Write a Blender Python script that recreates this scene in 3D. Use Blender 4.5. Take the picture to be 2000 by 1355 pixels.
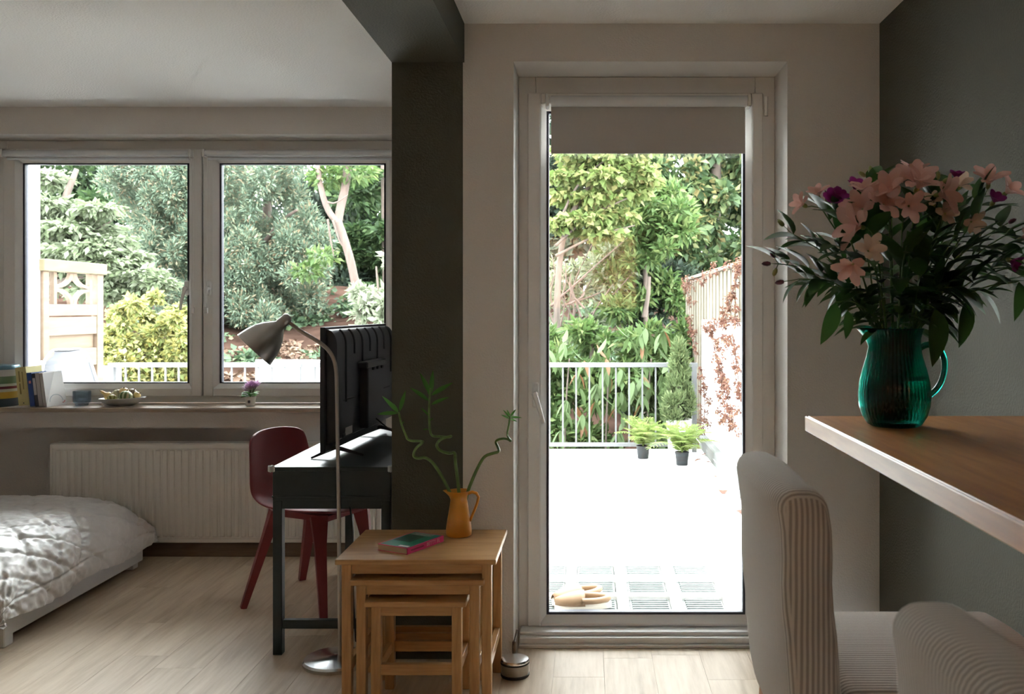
import bpy, bmesh, math, random
import numpy as np
from mathutils import Vector, Matrix

for _o in list(bpy.data.objects):
    bpy.data.objects.remove(_o)
sc = bpy.context.scene
COL = sc.collection
rnd = random.Random(7)

# ------------------------------------------------------------------ camera, sky, exposure
F = 1800.0                      # focal length in pixels of the 2000 px wide frame
VPX, VPY, EYE = 1150.0, 602.0, 1.381
cam_d = bpy.data.cameras.new('camera')
cam_d.sensor_width = 36.0
cam_d.lens = 36.0 * F / 2000.0
cam_d.shift_x = -(VPX - 1000.0) / 2000.0
cam_d.shift_y = -(677.5 - VPY) / 2000.0
cam_d.clip_start = 0.02
cam_d.dof.use_dof = True
cam_d.dof.focus_distance = 3.6
cam_d.dof.aperture_fstop = 8.0
cam = bpy.data.objects.new('camera', cam_d)
cam.location = (0, 0, EYE)
cam.rotation_euler = (math.pi / 2, 0, 0)
COL.objects.link(cam)
sc.camera = cam

SKY = 13.0
world = bpy.data.worlds.new('overcast_sky')
sc.world = world
world.use_nodes = True
_bg = world.node_tree.nodes['Background']
_bg.inputs['Color'].default_value = (0.95, 0.985, 1.0, 1)
_bg.inputs['Strength'].default_value = SKY

sc.view_settings.view_transform = 'Standard'
sc.view_settings.look = 'None'
sc.view_settings.gamma = 1.0
sc.view_settings.exposure = 1.1
sc.view_settings.use_curve_mapping = False
sc.cycles.use_denoising = True
sc.cycles.max_bounces = 12
sc.cycles.diffuse_bounces = 6
sc.cycles.transparent_max_bounces = 16
sc.cycles.sample_clamp_indirect = 6.0


def P(px, py, Y):
    return Vector(((px - VPX) / F * Y, Y, EYE - (py - VPY) / F * Y))


# ------------------------------------------------------------------ materials
MATS = {}


def new_mat(name):
    m = bpy.data.materials.new(name)
    m.use_nodes = True
    return m, m.node_tree.nodes, m.node_tree.links


def mat(name, col, rough=0.5, metal=0.0, bump=0.0, bscale=200.0, var=0.0, vscale=6.0, spec=0.5, coat=0.0, sheen=0.0):
    m, N, L = new_mat(name)
    b = N['Principled BSDF']
    b.inputs['Base Color'].default_value = (*col, 1)
    b.inputs['Roughness'].default_value = rough
    b.inputs['Metallic'].default_value = metal
    b.inputs['Specular IOR Level'].default_value = spec
    b.inputs['Coat Weight'].default_value = coat
    b.inputs['Sheen Weight'].default_value = sheen
    if bump or var:
        tc = N.new('ShaderNodeTexCoord')
    if bump:
        nz = N.new('ShaderNodeTexNoise')
        nz.inputs['Scale'].default_value = bscale
        nz.inputs['Detail'].default_value = 3
        bp = N.new('ShaderNodeBump')
        bp.inputs['Strength'].default_value = bump
        bp.inputs['Distance'].default_value = 0.004
        L.new(tc.outputs['Object'], nz.inputs['Vector'])
        L.new(nz.outputs['Fac'], bp.inputs['Height'])
        L.new(bp.outputs['Normal'], b.inputs['Normal'])
    if var:
        n2 = N.new('ShaderNodeTexNoise')
        n2.inputs['Scale'].default_value = vscale
        n2.inputs['Detail'].default_value = 4
        rp = N.new('ShaderNodeValToRGB')
        rp.color_ramp.elements[0].position = 0.3
        rp.color_ramp.elements[1].position = 0.7
        rp.color_ramp.elements[0].color = (*[c * (1 - var) for c in col], 1)
        rp.color_ramp.elements[1].color = (*[min(1, c * (1 + var)) for c in col], 1)
        L.new(tc.outputs['Object'], n2.inputs['Vector'])
        L.new(n2.outputs['Fac'], rp.inputs['Fac'])
        L.new(rp.outputs['Color'], b.inputs['Base Color'])
    MATS[name] = m
    return m


def wood(name, c0, c1, c2, scale=(1.0, 14.0, 14.0), rough=0.45, per_object=0.0, dist=2.0, spec=0.5):
    """grain runs along the axis with the small scale"""
    m, N, L = new_mat(name)
    b = N['Principled BSDF']
    b.inputs['Roughness'].default_value = rough
    b.inputs['Specular IOR Level'].default_value = spec
    tc = N.new('ShaderNodeTexCoord')
    mp = N.new('ShaderNodeMapping')
    mp.inputs['Scale'].default_value = scale
    L.new(tc.outputs['Object'], mp.inputs['Vector'])
    if per_object:
        oi = N.new('ShaderNodeObjectInfo')
        mul = N.new('ShaderNodeMath'); mul.operation = 'MULTIPLY'; mul.inputs[1].default_value = 37.0
        cb = N.new('ShaderNodeCombineXYZ')
        L.new(oi.outputs['Random'], mul.inputs[0])
        for k in range(3):
            L.new(mul.outputs[0], cb.inputs[k])
        L.new(cb.outputs[0], mp.inputs['Location'])
    nz = N.new('ShaderNodeTexNoise')
    nz.inputs['Scale'].default_value = 1.6
    nz.inputs['Detail'].default_value = 6
    nz.inputs['Distortion'].default_value = dist * 0.4
    L.new(mp.outputs['Vector'], nz.inputs['Vector'])
    fine = N.new('ShaderNodeTexNoise')
    fine.inputs['Scale'].default_value = 7.0
    fine.inputs['Detail'].default_value = 4
    L.new(mp.outputs['Vector'], fine.inputs['Vector'])
    mx = N.new('ShaderNodeMix'); mx.data_type = 'FLOAT'
    mx.inputs[0].default_value = 0.35
    L.new(nz.outputs['Fac'], mx.inputs[2]); L.new(fine.outputs['Fac'], mx.inputs[3])
    rp = N.new('ShaderNodeValToRGB')
    e = rp.color_ramp.elements
    e[0].position = 0.32; e[0].color = (*c0, 1)
    e[1].position = 0.68; e[1].color = (*c2, 1)
    k = e.new(0.5); k.color = (*c1, 1)
    L.new(mx.outputs[0], rp.inputs['Fac'])
    out = rp.outputs['Color']
    if per_object:
        hs = N.new('ShaderNodeHueSaturation')
        mr = N.new('ShaderNodeMapRange')
        mr.inputs['To Min'].default_value = 1 - per_object
        mr.inputs['To Max'].default_value = 1 + per_object
        L.new(oi.outputs['Random'], mr.inputs['Value'])
        L.new(mr.outputs[0], hs.inputs['Value'])
        L.new(out, hs.inputs['Color'])
        out = hs.outputs['Color']
    L.new(out, b.inputs['Base Color'])
    bp = N.new('ShaderNodeBump')
    bp.inputs['Strength'].default_value = 0.08
    bp.inputs['Distance'].default_value = 0.002
    L.new(fine.outputs['Fac'], bp.inputs['Height'])
    L.new(bp.outputs['Normal'], b.inputs['Normal'])
    MATS[name] = m
    return m


def leaf_mat(name, cols, trans=0.35, rough=0.6, spec=0.25, gain=None):
    """cols: list of (position, rgb) picked at random for each leaf"""
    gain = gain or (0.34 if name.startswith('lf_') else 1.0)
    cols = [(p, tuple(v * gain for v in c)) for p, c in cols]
    m, N, L = new_mat(name)
    b = N['Principled BSDF']
    b.inputs['Roughness'].default_value = rough
    b.inputs['Specular IOR Level'].default_value = spec
    geo = N.new('ShaderNodeNewGeometry')
    rp = N.new('ShaderNodeValToRGB')
    e = rp.color_ramp.elements
    e[0].position = cols[0][0]; e[0].color = (*cols[0][1], 1)
    e[1].position = cols[-1][0]; e[1].color = (*cols[-1][1], 1)
    for p, c in cols[1:-1]:
        k = e.new(p); k.color = (*c, 1)
    L.new(geo.outputs['Random Per Island'], rp.inputs['Fac'])
    L.new(rp.outputs['Color'], b.inputs['Base Color'])
    tr = N.new('ShaderNodeBsdfTranslucent')
    L.new(rp.outputs['Color'], tr.inputs['Color'])
    ms = N.new('ShaderNodeMixShader')
    ms.inputs['Fac'].default_value = trans
    L.new(b.outputs[0], ms.inputs[1]); L.new(tr.outputs[0], ms.inputs[2])
    L.new(ms.outputs[0], N['Material Output'].inputs['Surface'])
    MATS[name] = m
    return m


def pane_mat(name, tint=(0.97, 0.985, 0.98), strength=1.0):
    m, N, L = new_mat(name)
    N.remove(N['Principled BSDF'])
    tr = N.new('ShaderNodeBsdfTransparent'); tr.inputs['Color'].default_value = (*tint, 1)
    gl = N.new('ShaderNodeBsdfGlossy'); gl.inputs['Roughness'].default_value = 0.0
    fr = N.new('ShaderNodeFresnel'); fr.inputs['IOR'].default_value = 1.45
    mu = N.new('ShaderNodeMath'); mu.operation = 'MULTIPLY'; mu.inputs[1].default_value = strength
    ms = N.new('ShaderNodeMixShader')
    L.new(fr.outputs[0], mu.inputs[0]); L.new(mu.outputs[0], ms.inputs['Fac'])
    L.new(tr.outputs[0], ms.inputs[1]); L.new(gl.outputs[0], ms.inputs[2])
    L.new(ms.outputs[0], N['Material Output'].inputs['Surface'])
    MATS[name] = m
    return m


def glass_mat(name, col, rough=0.03, ior=1.45, alpha_mix=0.0, trans=1.0):
    m, N, L = new_mat(name)
    b = N['Principled BSDF']
    b.inputs['Base Color'].default_value = (*col, 1)
    b.inputs['Roughness'].default_value = rough
    b.inputs['IOR'].default_value = ior
    b.inputs['Transmission Weight'].default_value = trans
    if alpha_mix:
        tr = N.new('ShaderNodeBsdfTransparent'); tr.inputs['Color'].default_value = (*col, 1)
        ms = N.new('ShaderNodeMixShader'); ms.inputs['Fac'].default_value = alpha_mix
        L.new(b.outputs[0], ms.inputs[1]); L.new(tr.outputs[0], ms.inputs[2])
        L.new(ms.outputs[0], N['Material Output'].inputs['Surface'])
    MATS[name] = m
    return m


def stripe_fabric(name, ca, cb, pitch):
    """fine stripes that run round the cover: constant Y on the back, top and seat, constant X on the narrow sides"""
    m, N, L = new_mat(name)
    b = N['Principled BSDF']
    b.inputs['Roughness'].default_value = 0.9
    b.inputs['Specular IOR Level'].default_value = 0.1
    b.inputs['Sheen Weight'].default_value = 0.15
    tc = N.new('ShaderNodeTexCoord')
    sp = N.new('ShaderNodeSeparateXYZ'); L.new(tc.outputs['Object'], sp.inputs[0])
    sn = N.new('ShaderNodeSeparateXYZ'); L.new(tc.outputs['Normal'], sn.inputs[0])
    ab = N.new('ShaderNodeMath'); ab.operation = 'ABSOLUTE'; L.new(sn.outputs['Y'], ab.inputs[0])
    gt = N.new('ShaderNodeMath'); gt.operation = 'GREATER_THAN'; gt.inputs[1].default_value = 0.72
    L.new(ab.outputs[0], gt.inputs[0])
    mx = N.new('ShaderNodeMix'); mx.data_type = 'FLOAT'
    L.new(gt.outputs[0], mx.inputs[0]); L.new(sp.outputs['Y'], mx.inputs[2]); L.new(sp.outputs['X'], mx.inputs[3])
    sc_ = N.new('ShaderNodeMath'); sc_.operation = 'MULTIPLY'; sc_.inputs[1].default_value = 2 * math.pi / pitch
    L.new(mx.outputs[0], sc_.inputs[0])
    nz = N.new('ShaderNodeTexNoise'); nz.inputs['Scale'].default_value = 9; nz.inputs['Detail'].default_value = 2
    L.new(tc.outputs['Object'], nz.inputs['Vector'])
    ad = N.new('ShaderNodeMath'); ad.operation = 'MULTIPLY_ADD'; ad.inputs[1].default_value = 3.0
    L.new(nz.outputs['Fac'], ad.inputs[0]); L.new(sc_.outputs[0], ad.inputs[2])
    si = N.new('ShaderNodeMath'); si.operation = 'SINE'; L.new(ad.outputs[0], si.inputs[0])
    rp = N.new('ShaderNodeValToRGB')
    mr = N.new('ShaderNodeMapRange'); mr.inputs['From Min'].default_value = -1
    L.new(si.outputs[0], mr.inputs['Value']); L.new(mr.outputs[0], rp.inputs['Fac'])
    rp.color_ramp.elements[0].position = 0.3; rp.color_ramp.elements[0].color = (*ca, 1)
    rp.color_ramp.elements[1].position = 0.7; rp.color_ramp.elements[1].color = (*cb, 1)
    L.new(rp.outputs['Color'], b.inputs['Base Color'])
    bp = N.new('ShaderNodeBump'); bp.inputs['Strength'].default_value = 0.25; bp.inputs['Distance'].default_value = 0.002
    L.new(si.outputs[0], bp.inputs['Height']); L.new(bp.outputs['Normal'], b.inputs['Normal'])
    MATS[name] = m
    return m


def band_mat(name, bands, z0, z1, rough=0.4):
    """painted bands along local z"""
    m, N, L = new_mat(name)
    b = N['Principled BSDF']; b.inputs['Roughness'].default_value = rough
    tc = N.new('ShaderNodeTexCoord')
    sp = N.new('ShaderNodeSeparateXYZ'); L.new(tc.outputs['Object'], sp.inputs[0])
    mr = N.new('ShaderNodeMapRange'); mr.inputs['From Min'].default_value = z0; mr.inputs['From Max'].default_value = z1
    L.new(sp.outputs['Z'], mr.inputs['Value'])
    rp = N.new('ShaderNodeValToRGB'); rp.color_ramp.interpolation = 'CONSTANT'
    e = rp.color_ramp.elements
    e[0].position = 0; e[0].color = (*bands[0][1], 1)
    e[1].position = bands[1][0]; e[1].color = (*bands[1][1], 1)
    for p, c in bands[2:]:
        k = e.new(p); k.color = (*c, 1)
    L.new(mr.outputs[0], rp.inputs['Fac']); L.new(rp.outputs['Color'], b.inputs['Base Color'])
    MATS[name] = m
    return m


def gourd_mat(name, ca, cb, n=10):
    m, N, L = new_mat(name)
    b = N['Principled BSDF']; b.inputs['Roughness'].default_value = 0.45
    tc = N.new('ShaderNodeTexCoord')
    gr = N.new('ShaderNodeTexGradient'); gr.gradient_type = 'RADIAL'
    L.new(tc.outputs['Object'], gr.inputs['Vector'])
    mu = N.new('ShaderNodeMath'); mu.operation = 'MULTIPLY'; mu.inputs[1].default_value = 2 * math.pi * n
    L.new(gr.outputs['Fac'], mu.inputs[0])
    si = N.new('ShaderNodeMath'); si.operation = 'SINE'; L.new(mu.outputs[0], si.inputs[0])
    rp = N.new('ShaderNodeValToRGB'); mr = N.new('ShaderNodeMapRange'); mr.inputs['From Min'].default_value = -1
    L.new(si.outputs[0], mr.inputs['Value']); L.new(mr.outputs[0], rp.inputs['Fac'])
    rp.color_ramp.elements[0].position = 0.35; rp.color_ramp.elements[0].color = (*ca, 1)
    rp.color_ramp.elements[1].position = 0.65; rp.color_ramp.elements[1].color = (*cb, 1)
    L.new(rp.outputs['Color'], b.inputs['Base Color'])
    MATS[name] = m
    return m


mat('plaster', (0.67, 0.645, 0.615), 0.9, bump=0.45, bscale=130, spec=0.2)
mat('plaster_nook', (0.67, 0.645, 0.615), 0.9, bump=0.3, bscale=130, spec=0.2)
mat('ceiling_paint', (0.88, 0.875, 0.865), 0.95, bump=0.55, bscale=110, spec=0.15)
mat('reveal_paint', (0.67, 0.645, 0.615), 0.7, bump=0.2, bscale=120, spec=0.3)
mat('olive_paint', (0.080, 0.080, 0.061), 0.78, bump=0.5, bscale=120, spec=0.3)

mat('pvc', (0.75, 0.74, 0.72), 0.32, spec=0.5)

mat('gasket', (0.015, 0.016, 0.03), 0.5)
mat('handle_white', (0.82, 0.82, 0.81), 0.25)
mat('blind_fabric', (0.52, 0.50, 0.475), 0.9, bump=0.1, bscale=900, spec=0.1)
mat('blind_tube', (0.74, 0.77, 0.80), 0.4)
mat('cord', (0.85, 0.85, 0.83), 0.6)
mat('radiator_enamel', (0.76, 0.74, 0.69), 0.35)
mat('house_render', (0.82, 0.82, 0.82), 0.9, bump=0.2, bscale=90)
mat('concrete', (0.74, 0.735, 0.72), 0.9, bump=0.3, bscale=60, var=0.06, vscale=1.4)
mat('kerb', (0.081, 0.084, 0.081), 0.9, bump=0.3, bscale=60, var=0.2, vscale=7)
mat('glass_block', (0.081, 0.096, 0.093), 0.25, bump=0.2, bscale=120, var=0.2, vscale=20, spec=0.6)
mat('rail_paint', (0.085, 0.087, 0.09), 0.5, spec=0.2)
mat('garden_soil', (0.028, 0.017, 0.013), 0.95, bump=0.8, bscale=20, var=0.5, vscale=3, spec=0.0)
mat('white_board', (0.24, 0.24, 0.245), 0.6)
wood('floor_oak', (0.403, 0.308, 0.213), (0.526, 0.420, 0.308), (0.616, 0.510, 0.386), (9.0, 0.8, 9.0), 0.5, 0.05, 2.0, 0.22)
wood('oak_x', (0.35, 0.175, 0.058), (0.46, 0.255, 0.098), (0.55, 0.325, 0.14), (1.4, 16, 16), 0.38)
wood('oak_y', (0.35, 0.175, 0.058), (0.46, 0.255, 0.098), (0.55, 0.325, 0.14), (16, 1.4, 16), 0.38)
wood('oak_z', (0.35, 0.175, 0.058), (0.46, 0.255, 0.098), (0.55, 0.325, 0.14), (16, 16, 1.4), 0.38)

wood('bar_oak', (0.312, 0.124, 0.034), (0.442, 0.189, 0.055), (0.546, 0.260, 0.085), (10, 1.0, 10), 0.38)

wood('sill_wood', (0.24, 0.18, 0.13), (0.32, 0.25, 0.19), (0.39, 0.31, 0.245), (1.0, 14, 14), 0.3)

wood('skirting', (0.10, 0.065, 0.04), (0.14, 0.095, 0.062), (0.18, 0.125, 0.085), (2, 2, 14), 0.5)  # brown wood, darkened: shadow below the radiator is put into the colour
wood('larch', (0.086, 0.054, 0.032), (0.107, 0.073, 0.048), (0.118, 0.090, 0.066), (14, 1.2, 14), 0.8)
wood('larch_rail', (0.071, 0.057, 0.025), (0.093, 0.076, 0.038), (0.105, 0.088, 0.050), (14, 1.2, 14), 0.8)
wood('old_fence', (0.062, 0.056, 0.038), (0.093, 0.081, 0.059), (0.124, 0.108, 0.084), (16, 16, 1.2), 0.9, 0.15)
wood('stool_leg', (0.30, 0.10, 0.025), (0.42, 0.155, 0.04), (0.48, 0.20, 0.06), (14, 14, 1.2), 0.4)
wood('bark_dark', (0.037, 0.028, 0.022), (0.062, 0.046, 0.037), (0.093, 0.071, 0.056), (10, 10, 2), 0.95)
wood('bark_pink', (0.051, 0.032, 0.026), (0.074, 0.051, 0.042), (0.093, 0.070, 0.058), (10, 10, 2), 0.95)
stripe_fabric('striped_cover', (0.34, 0.30, 0.265), (0.60, 0.555, 0.50), 0.0085)
mat('brushed_steel', (0.42, 0.395, 0.37), 0.28, metal=1.0)
mat('bright_steel', (0.72, 0.72, 0.73), 0.25, metal=1.0)
mat('black_rubber', (0.015, 0.015, 0.017), 0.6)
mat('desk_paint', (0.022, 0.032, 0.036), 0.42, spec=0.4)

mat('clear_guard', (0.55, 0.58, 0.60), 0.2)
mat('tv_plastic', (0.018, 0.019, 0.027), 0.45)

mat('tv_slot', (0.003, 0.003, 0.004), 0.6)
mat('tv_screen', (0.006, 0.006, 0.007), 0.08)
mat('sticker', (0.6, 0.58, 0.55), 0.6)
mat('red_shell', (0.20, 0.026, 0.028), 0.55, bump=0.15, bscale=400)

mat('quilt_satin', (0.66, 0.635, 0.615), 0.42, sheen=0.4, bump=0.06, bscale=500)
mat('bed_paint', (0.62, 0.63, 0.63), 0.5)
mat('mattress', (0.6, 0.6, 0.58), 0.9)
mat('pitcher_enamel', (0.66, 0.27, 0.02), 0.33, coat=0.3)
glass_mat('jug_glass', (0.01, 0.27, 0.21), 0.04, 1.45, 0.18)
glass_mat('jug_water', (0.55, 0.85, 0.8), 0.0, 1.33)
glass_mat('smoke_glass', (0.62, 0.68, 0.74), 0.04, 1.45, 0.6)
mat('book_green', (0.05, 0.30, 0.20), 0.35)
mat('book_dark_green', (0.03, 0.10, 0.07), 0.35)
mat('book_pink', (0.72, 0.04, 0.20), 0.4)
mat('book_pale_pink', (0.85, 0.42, 0.48), 0.4)
mat('book_dark_pink', (0.35, 0.01, 0.07), 0.4)
mat('book_pages', (0.62, 0.52, 0.36), 0.9)
mat('book_white', (0.84, 0.84, 0.84), 0.5)
mat('book_yellow', (0.50, 0.44, 0.20), 0.6)
mat('book_yellow_ink', (0.22, 0.18, 0.06), 0.6)
mat('book_blue', (0.015, 0.05, 0.19), 0.45)
mat('book_black', (0.04, 0.04, 0.05), 0.5)
mat('book_grey', (0.38, 0.35, 0.35), 0.5)
mat('book_light_grey', (0.46, 0.44, 0.44), 0.5)
mat('ink_blue', (0.35, 0.45, 0.55), 0.5)
mat('ink_red', (0.55, 0.2, 0.2), 0.5)
band_mat('tin_bands', [(0, (0.035, 0.055, 0.075)), (0.22, (0.46, 0.30, 0.04)), (0.40, (0.52, 0.50, 0.44)), (0.48, (0.16, 0.012, 0.03)),
                       (0.55, (0.44, 0.45, 0.42)), (0.62, (0.13, 0.20, 0.12)), (0.82, (0.46, 0.45, 0.44))], 0.0, 0.205)
mat('tin_lid', (0.10, 0.18, 0.22), 0.3, metal=0.4)
mat('bowl_ceramic', (0.50, 0.50, 0.49), 0.4, var=0.05)
gourd_mat('gourd_striped', (0.09, 0.15, 0.03), (0.62, 0.62, 0.36), 9)
gourd_mat('gourd_pale', (0.55, 0.53, 0.32), (0.70, 0.68, 0.48), 8)
gourd_mat('gourd_olive', (0.22, 0.20, 0.03), (0.52, 0.50, 0.20), 7)
gourd_mat('gourd_brown', (0.16, 0.10, 0.05), (0.30, 0.22, 0.12), 8)
mat('gourd_yellow', (0.74, 0.55, 0.22), 0.45, var=0.1, vscale=30)
mat('gourd_stem', (0.30, 0.22, 0.10), 0.8)
mat('pot_white', (0.82, 0.81, 0.79), 0.4)
mat('pot_print', (0.12, 0.13, 0.16), 0.5)
mat('pot_black', (0.014, 0.016, 0.018), 0.6, spec=0.15)
mat('potting_soil', (0.05, 0.035, 0.025), 1.0)
leaf_mat('cyclamen_leaf', [(0, (0.09, 0.25, 0.06)), (1, (0.20, 0.42, 0.12))], 0.35)
leaf_mat('cyclamen_petal', [(0, (0.72, 0.48, 0.70)), (1, (0.90, 0.76, 0.90))], 0.35)
leaf_mat('bamboo_leaf', [(0, (0.045, 0.15, 0.035)), (0.5, (0.10, 0.26, 0.05)), (1, (0.22, 0.42, 0.06))], 0.35)
mat('bamboo_stalk', (0.115, 0.20, 0.055), 0.4, var=0.35, vscale=30)
mat('stem_green', (0.07, 0.14, 0.03), 0.5, var=0.3, vscale=20)
leaf_mat('bouquet_leaf', [(0, (0.022, 0.065, 0.014)), (0.6, (0.045, 0.115, 0.022)), (1, (0.09, 0.20, 0.03))], 0.3, 0.45, 0.4)
leaf_mat('petal_pink', [(0, (0.62, 0.34, 0.31)), (0.5, (0.70, 0.41, 0.36)), (1, (0.76, 0.50, 0.42))], 0.35)
leaf_mat('petal_purple', [(0, (0.16, 0.010, 0.11)), (1, (0.28, 0.025, 0.20))], 0.25)
leaf_mat('petal_cream', [(0, (0.70, 0.50, 0.36)), (1, (0.76, 0.58, 0.48))], 0.35)
mat('bud_dark', (0.12, 0.03, 0.06), 0.5)
mat('bud_green', (0.26, 0.30, 0.10), 0.5)
pane_mat('window_glass')
leaf_mat('amber_fabric', [(0, (0.46, 0.22, 0.10)), (1, (0.46, 0.22, 0.10))], 0.6)
mat('sling_fabric', (0.065, 0.067, 0.076), 0.8)
mat('lounger_tube', (0.336, 0.336, 0.336), 0.35)
mat('lounger_joint', (0.25, 0.26, 0.28), 0.5)
mat('clog_leather', (0.211, 0.124, 0.062), 0.6, var=0.1, vscale=20)
mat('clog_lining', (0.45, 0.38, 0.30), 0.8)
mat('clog_sole', (0.75, 0.70, 0.62), 0.7)



# ------------------------------------------------------------------ builders
WM = {}                         # world matrix of every object made here


def _link(o, parent, M):
    COL.objects.link(o)
    if parent is not None:
        o.parent = parent
        o.matrix_parent_inverse = WM[parent.name].inverted()
    o.matrix_basis = M
    WM[o.name] = M.copy()
    return o


def tag(o, label=None, cat=None, group=None, kind=None):
    if label: o['label'] = label
    if cat: o['category'] = cat
    if group: o['group'] = group
    if kind: o['kind'] = kind
    return o


def thing(name, label, cat, loc, group=None):
    o = bpy.data.objects.new(name, None)
    o.empty_display_size = 0.05
    _link(o, None, Matrix.Translation(Vector(loc)))
    return tag(o, label, cat, group)


def setting(name, loc=(0, 0, 0)):
    o = bpy.data.objects.new(name, None)
    _link(o, None, Matrix.Translation(Vector(loc)))
    o['kind'] = 'structure'
    return o


def place(name, mesh, parent, M):
    return _link(bpy.data.objects.new(name, mesh), parent, M)


_CH = {}


class MB:
    """collects shapes in world space; build() makes ONE mesh object with its origin at its foot"""
    def __init__(s):
        s.v = []; s.f = []

    def add(s, verts, faces):
        n = len(s.v)
        s.v.extend([tuple(p) for p in verts])
        s.f.extend([tuple(i + n for i in f) for f in faces])
        return s

    def box(s, x0, x1, y0, y1, z0, z1, b=0.0, T=None):
        lo = (min(x0, x1), min(y0, y1), min(z0, z1)); hi = (max(x0, x1), max(y0, y1), max(z0, z1))
        b = min(b, *[(h - l) * 0.45 for l, h in zip(lo, hi)])
        if b <= 0:
            V = [(x, y, z) for x in (lo[0], hi[0]) for y in (lo[1], hi[1]) for z in (lo[2], hi[2])]
            Fc = [(0, 1, 3, 2), (4, 6, 7, 5), (0, 4, 5, 1), (2, 3, 7, 6), (0, 2, 6, 4), (1, 5, 7, 3)]
        else:
            V = []; ix = {}
            for sx in (0, 1):
                for sy in (0, 1):
                    for sz in (0, 1):
                        sg = (sx, sy, sz)
                        for a in range(3):
                            p = [hi[k] if sg[k] else lo[k] for k in range(3)]
                            for k in range(3):
                                if k != a:
                                    p[k] += -b if sg[k] else b
                            ix[(sg, a)] = len(V); V.append(tuple(p))
            Fc = []
            for a in range(3):
                o1, o2 = [k for k in range(3) if k != a]
                for sa in (0, 1):
                    q = []
                    for u, w in ((0, 0), (1, 0), (1, 1), (0, 1)):
                        g = [0, 0, 0]; g[a] = sa; g[o1] = u; g[o2] = w
                        q.append(ix[(tuple(g), a)])
                    Fc.append(tuple(q))
            for c in range(3):
                a, d = [k for k in range(3) if k != c]
                for sa in (0, 1):
                    for sd in (0, 1):
                        q = []
                        for ax, e in ((a, 0), (a, 1), (d, 1), (d, 0)):
                            g = [0, 0, 0]; g[a] = sa; g[d] = sd; g[c] = e
                            q.append(ix[(tuple(g), ax)])
                        Fc.append(tuple(q))
            for sg in [(x, y, z) for x in (0, 1) for y in (0, 1) for z in (0, 1)]:
                Fc.append(tuple(ix[(sg, a)] for a in range(3)))
        if T is not None:
            V = [T @ Vector(p) for p in V]
        return s.add(V, Fc)

    def ring(s, x0, x1, z0, z1, wl, wr, wb, wt, y0, y1, b=0.0):
        """a rectangular frame in the XZ plane"""
        s.box(x0, x0 + wl, y0, y1, z0, z1, b); s.box(x1 - wr, x1, y0, y1, z0, z1, b)
        s.box(x0 + wl, x1 - wr, y0, y1, z0, z0 + wb, b); s.box(x0 + wl, x1 - wr, y0, y1, z1 - wt, z1, b)
        return s

    def bead(s, x0, x1, z0, z1, w, yo, yi, yb):
        """frame with a face sloping in towards the glass"""
        R = [(x0, z0), (x1, z0), (x1, z1), (x0, z1)]; I = [(x0 + w, z0 + w), (x1 - w, z0 + w), (x1 - w, z1 - w), (x0 + w, z1 - w)]
        V = [(a, yo, b) for a, b in R] + [(a, yi, b) for a, b in I] + [(a, yb, b) for a, b in I] + [(a, yb, b) for a, b in R]
        Fc = []
        for k in range(4):
            n = (k + 1) % 4
            Fc += [(k, n, 4 + n, 4 + k), (4 + k, 4 + n, 8 + n, 8 + k), (8 + k, 8 + n, 12 + n, 12 + k), (12 + k, 12 + n, n, k)]
        return s.add(V, Fc)

    def beam(s, a, c, w, h, w2=None, h2=None, up=(0, 0, 1)):
        """tapered bar of rectangular section from a to c"""
        a = Vector(a); c = Vector(c); d = (c - a).normalized(); up = Vector(up)
        if abs(d.dot(up)) > 0.98: up = Vector((0, 1, 0))
        u = d.cross(up).normalized(); n = u.cross(d)
        w2 = w if w2 is None else w2; h2 = h if h2 is None else h2
        V = []
        for p, ww, hh in ((a, w, h), (c, w2, h2)):
            for i, j in ((-1, -1), (1, -1), (1, 1), (-1, 1)):
                V.append(p + u * (ww / 2 * i) + n * (hh / 2 * j))
        return s.add(V, [(0, 1, 2, 3), (7, 6, 5, 4), (0, 4, 5, 1), (1, 5, 6, 2), (2, 6, 7, 3), (3, 7, 4, 0)])

    def tube(s, pts, r, seg=8, caps=True):
        pts = [Vector(p) for p in pts]; n = len(pts)
        rr = r if isinstance(r, (list, tuple)) else [r] * n
        t0 = (pts[1] - pts[0]).normalized()
        u = t0.cross(Vector((0, 0, 1)))
        if u.length < 1e-3: u = t0.cross(Vector((0, 1, 0)))
        u.normalize(); V = []; prev = t0
        for i, p in enumerate(pts):
            t = (pts[min(i + 1, n - 1)] - pts[max(i - 1, 0)])
            t = t.normalized() if t.length > 1e-9 else prev
            u = u - t * u.dot(t)
            u = u.normalized() if u.length > 1e-9 else t.orthogonal().normalized()
            w = t.cross(u)
            for k in range(seg):
                a = 2 * math.pi * k / seg
                V.append(p + (u * math.cos(a) + w * math.sin(a)) * rr[i])
            prev = t
        Fc = [(i * seg + k, i * seg + (k + 1) % seg, (i + 1) * seg + (k + 1) % seg, (i + 1) * seg + k) for i in range(n - 1) for k in range(seg)]
        if caps:
            Fc.append(tuple(range(seg))); Fc.append(tuple((n - 1) * seg + k for k in range(seg)))
        return s.add(V, Fc)

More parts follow.
